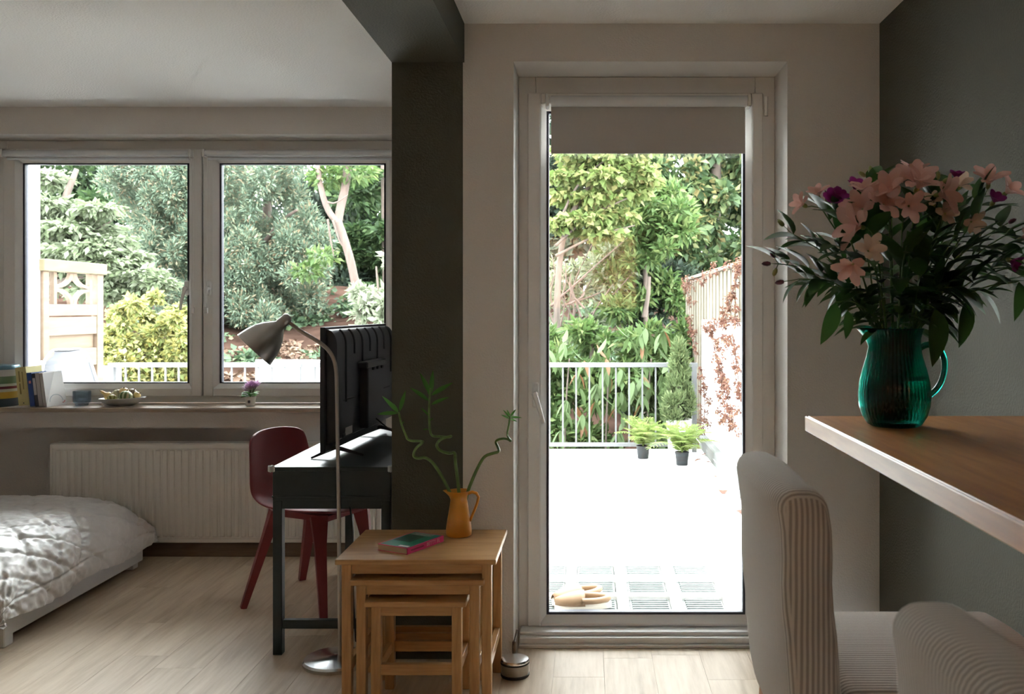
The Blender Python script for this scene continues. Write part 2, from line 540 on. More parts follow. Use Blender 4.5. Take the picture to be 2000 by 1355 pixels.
    def lathe(s, prof, c, seg=32, M=None, mod=None, closed=False):
        c = Vector(c); V = []; n = len(prof)
        for i, (r, z) in enumerate(prof):
            for k in range(seg):
                a = 2 * math.pi * k / seg
                q = r if mod is None else r + mod(a, z, r)
                p = Vector((q * math.cos(a), q * math.sin(a), z))
                V.append((M @ p if M is not None else p) + c)
        Fc = [(i * seg + k, i * seg + (k + 1) % seg, (i + 1) * seg + (k + 1) % seg, (i + 1) * seg + k) for i in range(n - 1) for k in range(seg)]
        if closed:
            Fc += [((n - 1) * seg + k, (n - 1) * seg + (k + 1) % seg, (k + 1) % seg, k) for k in range(seg)]
        else:
            if prof[0][0] > 1e-6: Fc.append(tuple(range(seg)))
            if prof[-1][0] > 1e-6: Fc.append(tuple((n - 1) * seg + k for k in range(seg)))
        return s.add(V, Fc)

    def prism(s, poly, a, c):
        """poly: world points of one end; a->c extrusion vector"""
        n = len(poly); d = Vector(c) - Vector(a)
        V = [Vector(p) for p in poly] + [Vector(p) + d for p in poly]
        return s.add(V, [tuple(range(n)), tuple(range(2 * n - 1, n - 1, -1))] + [(i, (i + 1) % n, n + (i + 1) % n, n + i) for i in range(n)])

    def build(s, name, m, parent=None, smooth=False, weld=True):
        V = np.array(s.v, dtype=float)
        lo, hi = V.min(0), V.max(0)
        c = Vector(((lo[0] + hi[0]) / 2, (lo[1] + hi[1]) / 2, lo[2]))
        me = bpy.data.meshes.new(name)
        me.from_pydata([tuple(p) for p in (V - np.array(c))], [], s.f)
        bm = bmesh.new(); bm.from_mesh(me)
        if weld: bmesh.ops.remove_doubles(bm, verts=bm.verts, dist=1e-6)
        bmesh.ops.recalc_face_normals(bm, faces=bm.faces)
        bm.to_mesh(me); bm.free()
        if smooth:
            me.polygons.foreach_set('use_smooth', [True] * len(me.polygons))
            if smooth is not True:
                me.set_sharp_from_angle(angle=math.radians(smooth))
        me.materials.append(MATS[m] if isinstance(m, str) else m)
        o = bpy.data.objects.new(name, me)
        return _link(o, parent, Matrix.Translation(c))


def wall(name, boxes, m):
    b = MB()
    for q in boxes: b.box(*q)
    o = b.build(name, m); o['kind'] = 'structure'
    return o


def struct(o):
    o['kind'] = 'structure'; return o


# ------------------------------------------------------------------ room shell
XL, XR, YB = -4.55, 1.145, -2.6
YD, YW = 3.63, 5.13            # inner faces of the door wall and of the window wall
H = 2.502
DX0, DX1, DZ1 = -0.300, 0.786, 2.357     # door opening
WX0, WX1, WZ0, WZ1 = -3.42, -0.99, 0.815, 2.35   # window opening
NX = -0.776                    # left face of the column

fl = struct(MB().box(XL, XR, YB, YD + 0.4, -0.12, -0.012).box(XL, NX + 0.02, YD + 0.4, 5.40, -0.12, -0.012).build('floor', 'concrete'))
# planks laid along the room, shared meshes
pw, pl = 0.192, 1.285


def plank_mesh(L_):
    b = MB().box(-pw / 2 + 0.0002, pw / 2 - 0.0002, 0, L_, -0.012, 0, 0.0005)
    me = bpy.data.meshes.new('plank'); me.from_pydata(b.v, [], b.f); me.materials.append(MATS['floor_oak'])
    return me


_pm = {}
ncol = int((XR - XL) / pw) + 1
for i in range(ncol):
    x = XL + pw * (i + 0.5)
    if x + pw / 2 > XR + 0.02: continue
    yend = 5.38 if x < NX - 0.05 else 3.90
    y = YB - rnd.random() * pl
    while y < yend:
        y0 = max(y, YB); y1 = min(y + pl - 0.0005, yend)
        if y1 - y0 > 0.04:
            key = round(y1 - y0, 3)
            if key not in _pm: _pm[key] = plank_mesh(y1 - y0)
            place('plank', _pm[key], fl, Matrix.Translation((x, y0, 0)))
        y += pl

struct(MB().box(XL - 0.2, XR + 0.2, YB - 0.2, YD + 0.37, H, H + 0.15).box(XL - 0.2, NX + 0.28, YD + 0.37, YW + 0.4, H, H + 0.15).build('ceiling', 'ceiling_paint'))
# door wall with its opening; the painted column is the end of this wall
CX = -0.496
wall('wall_door', [(CX, DX0, YD, YD + 0.37, 0, H), (DX1, XR, YD, YD + 0.37, 0, H), (DX0, DX1, YD, YD + 0.37, DZ1, H)], 'plaster')
rv = MB()                       # smooth painted lining of the door opening
rv.box(DX0, DX0 + 0.004, YD - 0.001, YD + 0.26, 0.06, DZ1).box(DX1 - 0.004, DX1, YD - 0.001, YD + 0.26, 0.06, DZ1).box(DX0 + 0.004, DX1 - 0.004, YD - 0.001, YD + 0.26, DZ1 - 0.004, DZ1)
struct(rv.build('trim_1', 'reveal_paint'))
struct(MB().box(NX, CX, YD, YD + 0.37, 0, H - 0.153).build('wall_column', 'olive_paint'))
struct(MB().box(NX, CX + 0.006, YB, YD + 0.01, H - 0.153, H).build('beam', 'olive_paint'))
wall('wall_nook', [(NX + 0.02, CX, YD + 0.37, YW, 0, H)], 'plaster_nook')
wall('wall_right', [(XR, XR + 0.2, YB, YD + 0.37, 0, H)], 'olive_paint')
wall('wall_left', [(XL - 0.2, XL, YB, YW + 0.37, 0, H)], 'plaster_nook')
BX0, BX1, BZ0, BZ1 = -0.56, 0.60, 1.33, 2.25
wall('wall_back', [(XL, BX0, YB - 0.25, YB, 0, H), (BX1, XR, YB - 0.25, YB, 0, H), (BX0, BX1, YB - 0.25, YB, 0, BZ0), (BX0, BX1, YB - 0.25, YB, BZ1, H)], 'plaster')
# window wall: band over the window, piers, apron below the sill with a radiator niche under it
wall('wall_window', [(XL, NX + 0.28, YW, YW + 0.37, WZ1, H), (XL, WX0, YW, YW + 0.37, WZ0, WZ1), (WX1, NX + 0.28, YW, YW + 0.37, WZ0, WZ1),
                     ], 'plaster_nook')
wall('wall_apron', [(XL, NX + 0.28, YW, YW + 0.37, 0.717, WZ0)], 'plaster_nook')
wall('wall_niche', [(XL, NX + 0.28, YW + 0.24, YW + 0.37, 0, 0.717)], 'plaster_nook')
struct(MB().box(XL, NX, YW - 0.005, YW + 0.012, 0, 0.077, 0.003).build('baseboard_window', 'skirting'))
struct(MB().box(CX, DX0 + 0.002, YD - 0.014, YD, 0, 0.006).box(DX0, DX0 + 0.013, YD - 0.014, YD + 0.12, 0, 0.075, 0.003).build('baseboard_door', 'skirting'))
struct(MB().box(DX1, XR, YD - 0.014, YD, 0, 0.06, 0.003).build('baseboard_right', 'skirting'))

# sill
sl = setting('trim_2', (-2.4, 5.14, 0.815))
MB().box(XL + 0.01, NX - 0.005, 5.048, 5.318, WZ0, 0.836, 0.003).build('sill_board', 'sill_wood', sl)
MB().box(XL + 0.01, NX - 0.005, 5.040, 5.048, WZ0 - 0.002, 0.832, 0.002).build('sill_edge', 'sill_wood', sl)

# ------------------------------------------------------------------ window_1: two tilt-and-turn sashes
YF = 5.318                     # frame face
w1 = setting('window_1', (-2.2, YF, 0.85))
fx0, fx1, fz0, fz1 = WX0 + 0.002, WX1 - 0.002, 0.836, WZ1 - 0.002
MB().ring(fx0, fx1, fz0, fz1, 0.062, 0.062, 0.05, 0.062, YF, YF + 0.07, 0.003).build('window_frame', 'pvc', w1)
XM = P(396.5, 0, 5.31)[0]
MB().box(XM - 0.006, XM + 0.006, YF + 0.0, YF + 0.045, fz0 + 0.04, fz1 - 0.052).build('meeting_seal', 'gasket', w1)
sash_x = [(fx0 + 0.048, XM - 0.004), (XM + 0.004, fx1 - 0.048)]
gl_x = [(P(54, 0, 5.36)[0], P(371, 0, 5.36)[0]), (P(436, 0, 5.36)[0], P(753, 0, 5.36)[0])]
gz0, gz1 = P(0, 746, 5.36)[2], P(0, 322, 5.36)[2]
for (sx0, sx1), (gx0, gx1) in zip(sash_x, gl_x):
    sz0, sz1 = fz0 + 0.038, fz1 - 0.05
    sash = MB().ring(sx0, sx1, sz0, sz1, gx0 - 0.034 - sx0, sx1 - gx1 - 0.034, gz0 - 0.03 - sz0, sz1 - gz1 - 0.03, YF - 0.018, YF + 0.05, 0.004).build('sash', 'pvc', w1)
    MB().bead(gx0 - 0.034, gx1 + 0.034, gz0 - 0.03, gz1 + 0.03, 0.027, YF - 0.016, YF + 0.014, YF + 0.05).build('glazing_bead', 'pvc', sash)
    MB().ring(gx0 - 0.010, gx1 + 0.010, gz0 - 0.010, gz1 + 0.010, 0.012, 0.012, 0.012, 0.012, YF + 0.012, YF + 0.046, 0.0).build('gasket', 'gasket', sash)
    MB().box(gx0 - 0.004, gx1 + 0.004, YF + 0.024, YF + 0.028, gz0 - 0.004, gz1 + 0.004).build('glass_pane', 'window_glass', sash)
    # handle on the meeting stile
    hx = (gx1 + 0.010) if sx0 < -2.6 else (sx0 + 0.036)
    hz = P(0, 563, 5.28)[2]
    hd = MB().box(hx - 0.014, hx + 0.014, YF - 0.030, YF - 0.018, hz - 0.04, hz + 0.045, 0.006)
    hd.tube([(hx, YF - 0.02, hz), (hx, YF - 0.055, hz)], 0.012, 12)
    lx = -0.016 if sx0 < -2.6 else -0.004
    hd.tube([(hx, YF - 0.052, hz + 0.004), (hx + lx * 0.3, YF - 0.058, hz - 0.03), (hx + lx, YF - 0.06, hz - 0.075), (hx + lx * 1.3, YF - 0.06, hz - 0.125)], [0.011, 0.009, 0.008, 0.007], 10)
    hd.build('handle', 'handle_white', sash, 40)
    # rolled blind cassette hung on the sash
    bl = thing('roller_blind', 'rolled up pale blind on the ' + ('window sash above the row of books and the bowl' if sx0 < -2.6 else 'window sash above the potted cyclamen'), 'blind', ((sx0 + sx1) / 2, YF - 0.05, P(0, 300, 5.26)[2]))
    bx0, bx1 = (sx0 + 0.012, sx1 - 0.045) if sx0 < -2.6 else (sx0 + 0.012, sx1 - 0.03)
    bz = P(0, 299, 5.26)[2]
    MB().tube([(bx0 + 0.015, YF - 0.048, bz), (bx1 - 0.015, YF - 0.048, bz)], 0.019, 16).build('roller', 'blind_tube', bl, 40)
    MB().box(bx0 + 0.02, bx1 - 0.02, YF - 0.036, YF - 0.026, bz - 0.036, bz - 0.022, 0.003).build('bottom_bar', 'blind_tube', bl)
    for ex in (bx0, bx1 - 0.014):
        MB().box(ex, ex + 0.014, YF - 0.066, YF - 0.018, bz - 0.022, bz + 0.024, 0.003).build('bracket', 'handle_white', bl)
    cx = bx1 - 0.004 if sx0 < -2.6 else bx0 + 0.008
    zl = P(0, 600, 5.26)[2]
    path = [(cx, YF - 0.062, bz), (cx + 0.004, YF - 0.068, bz - 0.4), (cx + 0.012, YF - 0.07, zl + 0.05), (cx + 0.018, YF - 0.07, zl)]
    MB().tube(path, 0.0016, 5).tube([(x + 0.022 if i < 2 else x + 0.012, y, z) for i, (x, y, z) in enumerate(path)], 0.0016, 5).build('pull_cord', 'cord', bl)
    MB().box(cx + 0.012, cx + 0.030, YF - 0.078, YF - 0.064, zl - 0.035, zl, 0.003).build('cord_weight', 'handle_white', bl)

# window behind the viewer: the warm rectangle reflected in the door pane shows it; daylight comes through its drawn fabric
w2 = setting('window_back_offscreen', ((BX0 + BX1) / 2, YB - 0.1, BZ0))
MB().ring(BX0, BX1, BZ0, BZ1, 0.06, 0.06, 0.06, 0.06, YB - 0.16, YB - 0.09, 0.003).build('window_frame', 'pvc', w2)
MB().box(BX0 + 0.055, BX1 - 0.055, YB - 0.13, YB - 0.126, BZ0 + 0.055, BZ1 - 0.055).build('glass_pane', 'window_glass', w2)
MB().add([(BX0 + 0.055, YB - 0.087, BZ0 + 0.05), (BX1 - 0.055, YB - 0.087, BZ0 + 0.05), (BX1 - 0.055, YB - 0.087, BZ1 - 0.05), (BX0 + 0.055, YB - 0.087, BZ1 - 0.05)], [(0, 1, 2, 3)]).build('blind_fabric', 'amber_fabric', w2)

# ------------------------------------------------------------------ door_1: glazed terrace door
YDF = 3.87
d1 = setting('door_1', (0.24, YDF, 0))
MB().ring(DX0 + 0.004, DX1 - 0.004, 0.0, DZ1 - 0.004, 0.072, 0.085, 0.04, 0.09, YDF, YDF + 0.08, 0.004).build('door_frame', 'pvc', d1)
MB().box(DX0 + 0.016, DX1 - 0.004, 3.742, YDF, 0.0, 0.012, 0.002).box(DX0 + 0.016, DX1 - 0.004, 3.762, YDF, 0.012, 0.036, 0.003).box(DX0 + 0.016, DX1 - 0.004, 3.79, YDF, 0.036, 0.05, 0.003).build('threshold', 'pvc', d1)
lx0, lx1, lz0, lz1 = P(1030, 0, 3.85)[0], P(1491, 0, 3.85)[0], 0.052, P(0, 181, 3.85)[2]
qx0, qx1, qz0, qz1 = P(1071, 0, 3.9)[0], P(1451, 0, 3.9)[0], P(0, 1194, 3.9)[2], P(0, 222, 3.9)[2]
leaf = MB().ring(lx0, lx1, lz0, lz1, qx0 - 0.03 - lx0, lx1 - qx1 - 0.03, qz0 - 0.03 - lz0, lz1 - qz1 - 0.03, YDF - 0.02, YDF + 0.06, 0.005).build('door_leaf', 'pvc', d1)
MB().bead(qx0 - 0.03, qx1 + 0.03, qz0 - 0.03, qz1 + 0.03, 0.023, YDF - 0.018, YDF + 0.014, YDF + 0.05).build('glazing_bead', 'pvc', leaf)
MB().ring(qx0 - 0.010, qx1 + 0.010, qz0 - 0.010, qz1 + 0.010, 0.013, 0.013, 0.013, 0.013, YDF + 0.014, YDF + 0.05).build('gasket', 'gasket', leaf)
MB().box(qx0 - 0.004, qx1 + 0.004, YDF + 0.026, YDF + 0.030, qz0 - 0.004, qz1 + 0.004).build('glass_pane', 'window_glass', leaf)
h0 = P(1046, 770, 3.84)
hd = MB().box(h0.x - 0.014, h0.x + 0.014, YDF - 0.030, YDF - 0.02, h0.z - 0.055, h0.z + 0.05, 0.006)
hd.tube([(h0.x, YDF - 0.02, h0.z), (h0.x, YDF - 0.062, h0.z)], 0.013, 12)
hd.tube([(h0.x - 0.004, YDF - 0.060, h0.z + 0.008), (h0.x + 0.01, YDF - 0.066, h0.z - 0.03), (h0.x + 0.035, YDF - 0.066, h0.z - 0.115)], [0.012, 0.010, 0.008], 10)
hd.build('handle', 'handle_white', leaf, 40)
MB().tube([(lx1 + 0.012, YDF - 0.014, P(0, 226, 3.85)[2]), (lx1 + 0.012, YDF - 0.014, P(0, 188, 3.85)[2])], 0.008, 10).build('hinge', 'handle_white', d1, 40)

bl = thing('roller_blind', 'grey fabric roller blind partly lowered over the glazed terrace door', 'blind', (0.24, 3.82, 2.0))
bx0, bx1 = P(1076, 0, 3.82)[0], P(1456, 0, 3.82)[0]
ztop, zbot = P(0, 197, 3.81)[2], P(0, 297, 3.82)[2]
MB().tube([(bx0, 3.815, ztop), (bx1 + 0.004, 3.815, ztop)], 0.023, 20).build('roller', 'blind_tube', bl, 40)
MB().box(bx0, bx1, 3.8335, 3.8345, zbot, ztop).build('fabric', 'blind_fabric', bl)
MB().box(bx0, bx1, 3.831, 3.837, zbot - 0.004, zbot + 0.008, 0.001).build('bottom_bar', 'blind_fabric', bl)
for ex in (bx0 - 0.022, bx1 + 0.006):
    MB().box(ex, ex + 0.014, 3.79, 3.85, ztop - 0.028, ztop + 0.028, 0.004).build('bracket', 'handle_white', bl)

# ------------------------------------------------------------------ radiator
rx0, rx1, ry, rz0, rz1 = P(95, 0, 5.10)[0], -1.12, 5.10, P(0, 1061, 5.10)[2], P(0, 866, 5.10)[2]
rad = thing('radiator', 'cream ribbed panel radiator below the window sill', 'radiator', ((rx0 + rx1) / 2, 5.16, rz0))
MB().box(rx0, rx1, ry + 0.008, ry + 0.10, rz0, rz1, 0.006).build('panel', 'radiator_enamel', rad)
MB().ring(rx0 + 0.004, rx1 - 0.004, rz0 + 0.004, rz1 - 0.004, 0.014, 0.014, 0.022, 0.026, ry + 0.003, ry + 0.010, 0.002).build('front_rim', 'radiator_enamel', rad)
rib_me = None
nr = int((rx1 - rx0 - 0.05) / 0.0395)
for i in range(nr):
    x = rx0 + 0.03 + (i + 0.5) * 0.0395
    if rib_me is None:
        o = MB().box(x - 0.0145, x + 0.0145, ry, ry + 0.012, rz0 + 0.034, rz1 - 0.036, 0.005).build('rib', 'radiator_enamel', rad)
        rib_me = o.data; zz = WM[o.name].translation.z; yy = WM[o.name].translation.y
    else:
        place('rib', rib_me, rad, Matrix.Translation((x, yy, zz)))
for bx in (rx0 + 0.25, rx1 - 0.25):
    MB().box(bx - 0.02, bx + 0.02, ry + 0.10, YW + 0.238, rz0 + 0.1, rz1 - 0.1, 0.002).build('wall_bracket', 'radiator_enamel', rad)
MB().tube([(rx0 + 0.06, ry + 0.06, rz0), (rx0 + 0.06, ry + 0.06, 0.0)], 0.008, 8).build('pipe', 'radiator_enamel', rad, True)

# ------------------------------------------------------------------ bed and quilt
BXR, BYN, BYF = -2.385, 3.765, 4.93
bed = thing('bed', 'low bed with pale grey painted frame under the rumpled quilt', 'bed', (-3.4, 4.35, 0))
MB().box(BXR - 0.02, BXR, BYN, BYF, 0.035, 0.135, 0.003).build('side_panel', 'bed_paint', bed)
MB().box(-4.5, BXR - 0.02, BYN, BYN + 0.02, 0.035, 0.135, 0.003).build('side_panel', 'bed_paint', bed)
MB().box(-4.5, BXR - 0.02, BYF - 0.02, BYF, 0.035, 0.135, 0.003).build('side_panel', 'bed_paint', bed)
for lx, ly in ((BXR - 0.02, BYN - 0.02), (BXR - 0.05, BYF - 0.07), (-4.46, BYN), (-4.46, BYF - 0.06)):
    MB().box(lx - 0.03, lx + 0.03, ly, ly + 0.06, 0.0, 0.145, 0.004).build('leg', 'bed_paint', bed)
MB().box(-4.5, BXR - 0.05, BYN + 0.04, BYF - 0.04, 0.10, 0.34, 0.03).build('mattress', 'mattress', bed)


def make_quilt():
    nu, nv = 240, 170
    X1, Y0, Y1, X0 = -2.325, 3.66, 4.995, -4.49
    wR, wN, wF, zt, zb = 0.30, 0.28, 0.20, 0.405, 0.115

    def side(t, w):            # t 0..1 over the turned-down border -> (distance inside, height fraction)
        a = t * math.pi / 2
        return w * (1 - math.cos(a)) ** 1.15, math.sin(a) ** 0.92

    us = np.linspace(0, 1, nu); vs = np.linspace(0, 1, nv)
    P_ = np.zeros((nu, nv, 3)); S = np.zeros((nu, nv, 2))
    for i, u in enumerate(us):               # u: from far left to right hem
        if u < 0.62:
            x = X0 + (X1 - wR - X0) * (u / 0.62); hR = 1.0; su = x
        else:
            d, hR = side((1 - u) / 0.38, wR); x = X1 - d; su = X1 - wR + (u - 0.62) / 0.38 * 0.46
        for j, v in enumerate(vs):           # v: near to far
            if v < 0.25:
                d, hN = side(v / 0.25, wN); y = Y0 + d; hF = 1.0; sv = Y0 + wN - (0.25 - v) / 0.25 * 0.45
            elif v > 0.82:
                d, hF = side((1 - v) / 0.18, wF); y = Y1 - d; hN = 1.0; sv = Y1 - wF + (v - 0.82) / 0.18 * 0.36
            else:
                y = Y0 + wN + (Y1 - wF - Y0 - wN) * ((v - 0.25) / 0.57); hN = hF = 1.0; sv = y
            h = hR * hN * hF
            P_[i, j] = (x, y, zb + (zt - zb) * h)
            S[i, j] = (su, sv)
    # normals
    du = np.gradient(P_, axis=0); dv = np.gradient(P_, axis=1)
    n = np.cross(du, dv); n /= np.linalg.norm(n, axis=2, keepdims=True) + 1e-9
    n[n[:, :, 2] < -0.2] *= -1
    a, b = S[:, :, 0], S[:, :, 1]
    rs = np.random.RandomState(3)
    disp = np.zeros_like(a)
    # diamond stitching: narrow grooves
    p = 0.21
    wob = 0.03 * np.sin(a * 7 + 1) + 0.03 * np.sin(b * 6)
    q1 = np.abs(((a + b * 0.85 + wob) / p) % 1 - 0.5) * 2
    q2 = np.abs(((a - b * 0.85 - wob) / p) % 1 - 0.5) * 2
    disp -= 0.0085 * np.exp(-(q1 / 0.14) ** 2) + 0.0085 * np.exp(-(q2 / 0.14) ** 2)
    # soft waves and fine creases
    edge = np.clip((a + 2.8) / 0.4, 0, 1)
    for k in range(60):
        th = rs.rand() * math.pi; ph = rs.rand() * 7
        f = 6 + 6 * rs.rand() if k < 6 else 22 + 70 * rs.rand()
        amp = 0.0030 if k < 6 else 0.0010 * (30 / f)
        w_ = np.sin(f * (a * math.cos(th) + b * math.sin(th)) + ph + 2.2 * np.sin(5 * a + 6 * b + ph))
        disp += amp * (1 - 2 * np.abs(w_) ** 0.8 if k >= 6 else w_) * (0.5 + 0.6 * edge)
    Q = P_ + n * disp[:, :, None]
    # hem seam
    seam = np.exp(-((a - (-2.625 + 0.385)) / 0.006) ** 2)
    Q -= n * (0.008 * seam)[:, :, None]
    Q[:, :, 2] += 0.012 * np.sin(b * 9) * np.clip((a + 2.4) / 0.2, 0, 1)
    Q[:, :, 2] = np.maximum(Q[:, :, 2], 0.04)
    m_ = MB()
    m_.v = [tuple(x) for x in Q.reshape(-1, 3)]
    m_.f = [(i * nv + j, (i + 1) * nv + j, (i + 1) * nv + j + 1, i * nv + j + 1) for i in range(nu - 1) for j in range(nv - 1)]
    o = m_.build('quilt', 'quilt_satin', None, True, weld=False)
    tag(o, 'silvery grey diamond stitched satin quilt rumpled over the low bed', 'quilt')


make_quilt()

# ------------------------------------------------------------------ desk, television, red chair
dx0, dx1, dy0, dy1, dz = -1.263, -0.786, 3.666, 4.80, 0.75
desk = thing('desk', 'dark blue-grey painted writing desk with its short end towards the bamboo table', 'desk', ((dx0 + dx1) / 2, (dy0 + dy1) / 2, 0))
MB().box(dx0, dx1, dy0, dy1, dz - 0.018, dz, 0.002).build('desktop', 'desk_paint', desk)
MB().box(dx0 + 0.004, dx1 - 0.004, dy0 + 0.004, dy1 - 0.004, dz - 0.135, dz - 0.018, 0.001).build('drawer_case', 'desk_paint', desk)
MB().box(dx0 + 0.001, dx1 - 0.001, dy0 + 0.001, dy1 - 0.001, dz - 0.122, dz - 0.116, 0.001).build('moulding', 'desk_paint', desk)
MB().box(dx0 + 0.037, dx1 - 0.037, dy0 + 0.008, dy0 + 0.03, dz - 0.168, dz - 0.135, 0.001).build('apron', 'desk_paint', desk)
MB().box(dx0 + 0.037, dx1 - 0.037, dy1 - 0.03, dy1 - 0.008, dz - 0.168, dz - 0.135, 0.001).build('apron', 'desk_paint', desk)
for lx in (dx0 + 0.004, dx1 - 0.041):
    for ly in (dy0 + 0.004, dy1 - 0.041):
        MB().box(lx, lx + 0.037, ly, ly + 0.037, 0, dz - 0.135, 0.002).build('leg', 'desk_paint', desk)
for ly in (dy0 + 0.012, dy1 - 0.033):
    MB().box(dx0 + 0.041, dx1 - 0.041, ly, ly + 0.022, 0.102, 0.138, 0.002).build('stretcher', 'desk_paint', desk)
for cx, cy in ((dx0, dy0), (dx1, dy0), (dx0, dy1), (dx1, dy1)):
    MB().box(cx - 0.004, cx + 0.004, cy - 0.014, cy + 0.014, dz - 0.02, dz + 0.006, 0.003).box(cx - 0.014, cx + 0.014, cy - 0.004, cy + 0.004, dz - 0.02, dz + 0.006, 0.003).build('corner_guard', 'clear_guard', desk)

tvo = Vector((-1.112, 3.81, 0.783)); tvu = Vector((0.050, 0.92, 0)); tvl = tvu.length; tvu.normalize(); tvw = Vector((tvu.y, -tvu.x, 0))
tv = thing('television', 'black flat television on splayed feet standing on the dark desk', 'television', (tvo + tvu * tvl / 2 - Vector((0, 0, 0.033))))
TV = Matrix(((tvw.x, tvu.x, 0, tvo.x), (tvw.y, tvu.y, 0, tvo.y), (0, 0, 1, tvo.z), (0, 0, 0, 1)))   # local (w, u, z)
th = 0.52
MB().box(0.0, 0.022, 0, tvl, 0, th, 0.003, TV).build('screen_frame', 'tv_plastic', tv)
MB().box(-0.002, 0.0005, 0.012, tvl - 0.012, 0.015, th - 0.012, 0, TV).build('screen', 'tv_screen', tv)
prof = [(0.022, 0.03), (0.062, 0.05), (0.066, 0.09), (0.066, 0.30)] + [(0.022 + 0.044 * math.cos(a), 0.44 + 0.07 * math.sin(a)) for a in np.linspace(0, math.pi / 2, 8)]
poly = [TV @ Vector((w, 0.02, z)) for w, z in prof]
MB().prism(poly, TV @ Vector((0, 0.02, 0)), TV @ Vector((0, tvl - 0.02, 0))).build('back_cover', 'tv_plastic', tv, 35)
for k in range(7):
    u = 0.13 + k * 0.118
    z1 = 0.20 if k == 0 else (0.28 if k % 2 == 0 else 0.40)
    pts = [TV @ Vector((0.0665, u, z)) for z in np.linspace(z1, 0.43, 6)] + [TV @ Vector((0.022 + 0.0445 * math.cos(a), u, 0.44 + 0.0705 * math.sin(a))) for a in np.linspace(0.05, math.pi / 2 * 0.75, 7)]
    MB().tube(pts, 0.0065, 6).build('vent_slot', 'tv_slot', tv, True)
MB().box(0.064, 0.105, 0.33, 0.58, 0.06, 0.345, 0.004, TV).box(0.064, 0.112, 0.30, 0.60, 0.33, 0.36, 0.006, TV).build('connector_box', 'tv_plastic', tv)
for u in (0.40, 0.47, 0.54):
    MB().box(0.104, 0.1125, u - 0.012, u + 0.012, 0.318, 0.33, 0.001, TV).build('port', 'tv_slot', tv)
MB().box(0.0655, 0.068, 0.10, tvl - 0.1, 0.205, 0.212, 0, TV).build('seam', 'tv_slot', tv)
MB().box(0.050, 0.066, 0.10, 0.22, 0.048, 0.066, 0.002, TV).build('ledge', 'tv_plastic', tv)
MB().box(0.0445, 0.0675, 0.13, 0.22, 0.055, 0.088, 0.0, TV).build('rating_label', 'sticker', tv)
for u in (0.10, tvl - 0.14):
    f_ = MB()
    f_.beam(TV @ Vector((0.03, u, 0.01)), TV @ Vector((-0.055, u - 0.05, -0.028)), 0.02, 0.018, 0.016, 0.008)
    f_.beam(TV @ Vector((0.03, u, 0.01)), TV @ Vector((0.14, u + 0.04, -0.028)), 0.02, 0.018, 0.016, 0.008)
    f_.build('foot', 'tv_plastic', tv)
cb = [TV @ Vector(p) for p in ((0.106, 0.45, 0.09), (0.16, 0.44, 0.05), (0.22, 0.47, 0.0), (0.27, 0.50, -0.028), (0.31, 0.54, -0.029))]
MB().tube(cb, 0.0035, 6).build('power_cable', 'black_rubber', tv, True)
q = P(678, 960, 3.66)
rb = thing('media_box', 'small black media box standing on the desk behind the television', 'box', (-0.87, 4.62, dz))
MB().box(-0.915, -0.825, 4.56, 4.68, dz + 0.004, dz + 0.075, 0.004).build('case', 'tv_plastic', rb)
for fy in (4.58, 4.66):
    MB().box(-0.905, -0.835, fy - 0.006, fy + 0.006, dz, dz + 0.004).build('foot', 'black_rubber', rb)
cab = MB().tube([(-0.96, 3.700, dz - 0.16), (-0.945, 3.655, dz - 0.165), (-0.935, 3.645, dz - 0.25), (-0.933, 3.645, dz - 0.45), (-0.93, 3.645, 0.2), (-0.925, 3.66, 0.06), (-0.90, 3.72, 0.004), (-0.84, 3.80, 0.004)], 0.0035, 6)
tag(cab.build('power_cable', 'black_rubber', None, True), 'thin black power cable hanging down the short end of the desk', 'cable')

ch = thing('dining_chair', 'dark red moulded shell chair pushed up to the desk', 'chair', (-1.30, 4.37, 0))
cf = Vector((0.916, -0.40, 0)).normalized(); cs = Vector((-cf.y, cf.x, 0)); cc = Vector((-1.285, 4.375, 0))
pf = [(-0.285, 0.800, 0.155), (-0.283, 0.79, 0.172), (-0.278, 0.76, 0.19), (-0.268, 0.71, 0.2), (-0.255, 0.65, 0.208), (-0.240, 0.585, 0.214), (-0.222, 0.53, 0.218), (-0.195, 0.485, 0.221),
      (-0.15, 0.458, 0.223), (-0.09, 0.447, 0.225), (0.0, 0.444, 0.226), (0.09, 0.447, 0.224), (0.16, 0.452, 0.219), (0.21, 0.452, 0.208), (0.235, 0.445, 0.19)]
mb = MB(); nw = 13
for (f, z, hw) in pf:
    for j in range(nw):
        t = -1 + 2 * j / (nw - 1)
        back = max(0, min(1, (z - 0.46) / 0.2))
        zz = z + (0.022 * t * t if z < 0.5 else 0.0) - (0.018 * abs(t) ** 3 if z > 0.78 else 0)
        ff = f + 0.035 * t * t * back
        mb.v.append(tuple(cc + cf * ff + cs * (hw * t) + Vector((0, 0, zz))))
mb.f = [(i * nw + j, i * nw + j + 1, (i + 1) * nw + j + 1, (i + 1) * nw + j) for i in range(len(pf) - 1) for j in range(nw - 1)]
sh = mb.build('shell', 'red_shell', ch, True)
md = sh.modifiers.new('thickness', 'SOLIDIFY'); md.thickness = 0.012; md.offset = 0
md = sh.modifiers.new('smooth', 'SUBSURF'); md.levels = 1; md.render_levels = 2
un = MB()
un.beam(cc + cf * -0.17 + Vector((0, 0, 0.425)), cc + cf * 0.17 + Vector((0, 0, 0.425)), 0.26, 0.03, 0.30, 0.024)
un.build('underframe', 'red_shell', ch)
tips = [(-1.592, 4.245), (-1.46, 4.69), (-1.171, 4.07), (-1.035, 4.49)]
tops = [cc + cf * -0.14 + cs * -0.13, cc + cf * -0.14 + cs * 0.13, cc + cf * 0.13 + cs * -0.15, cc + cf * 0.13 + cs * 0.15]
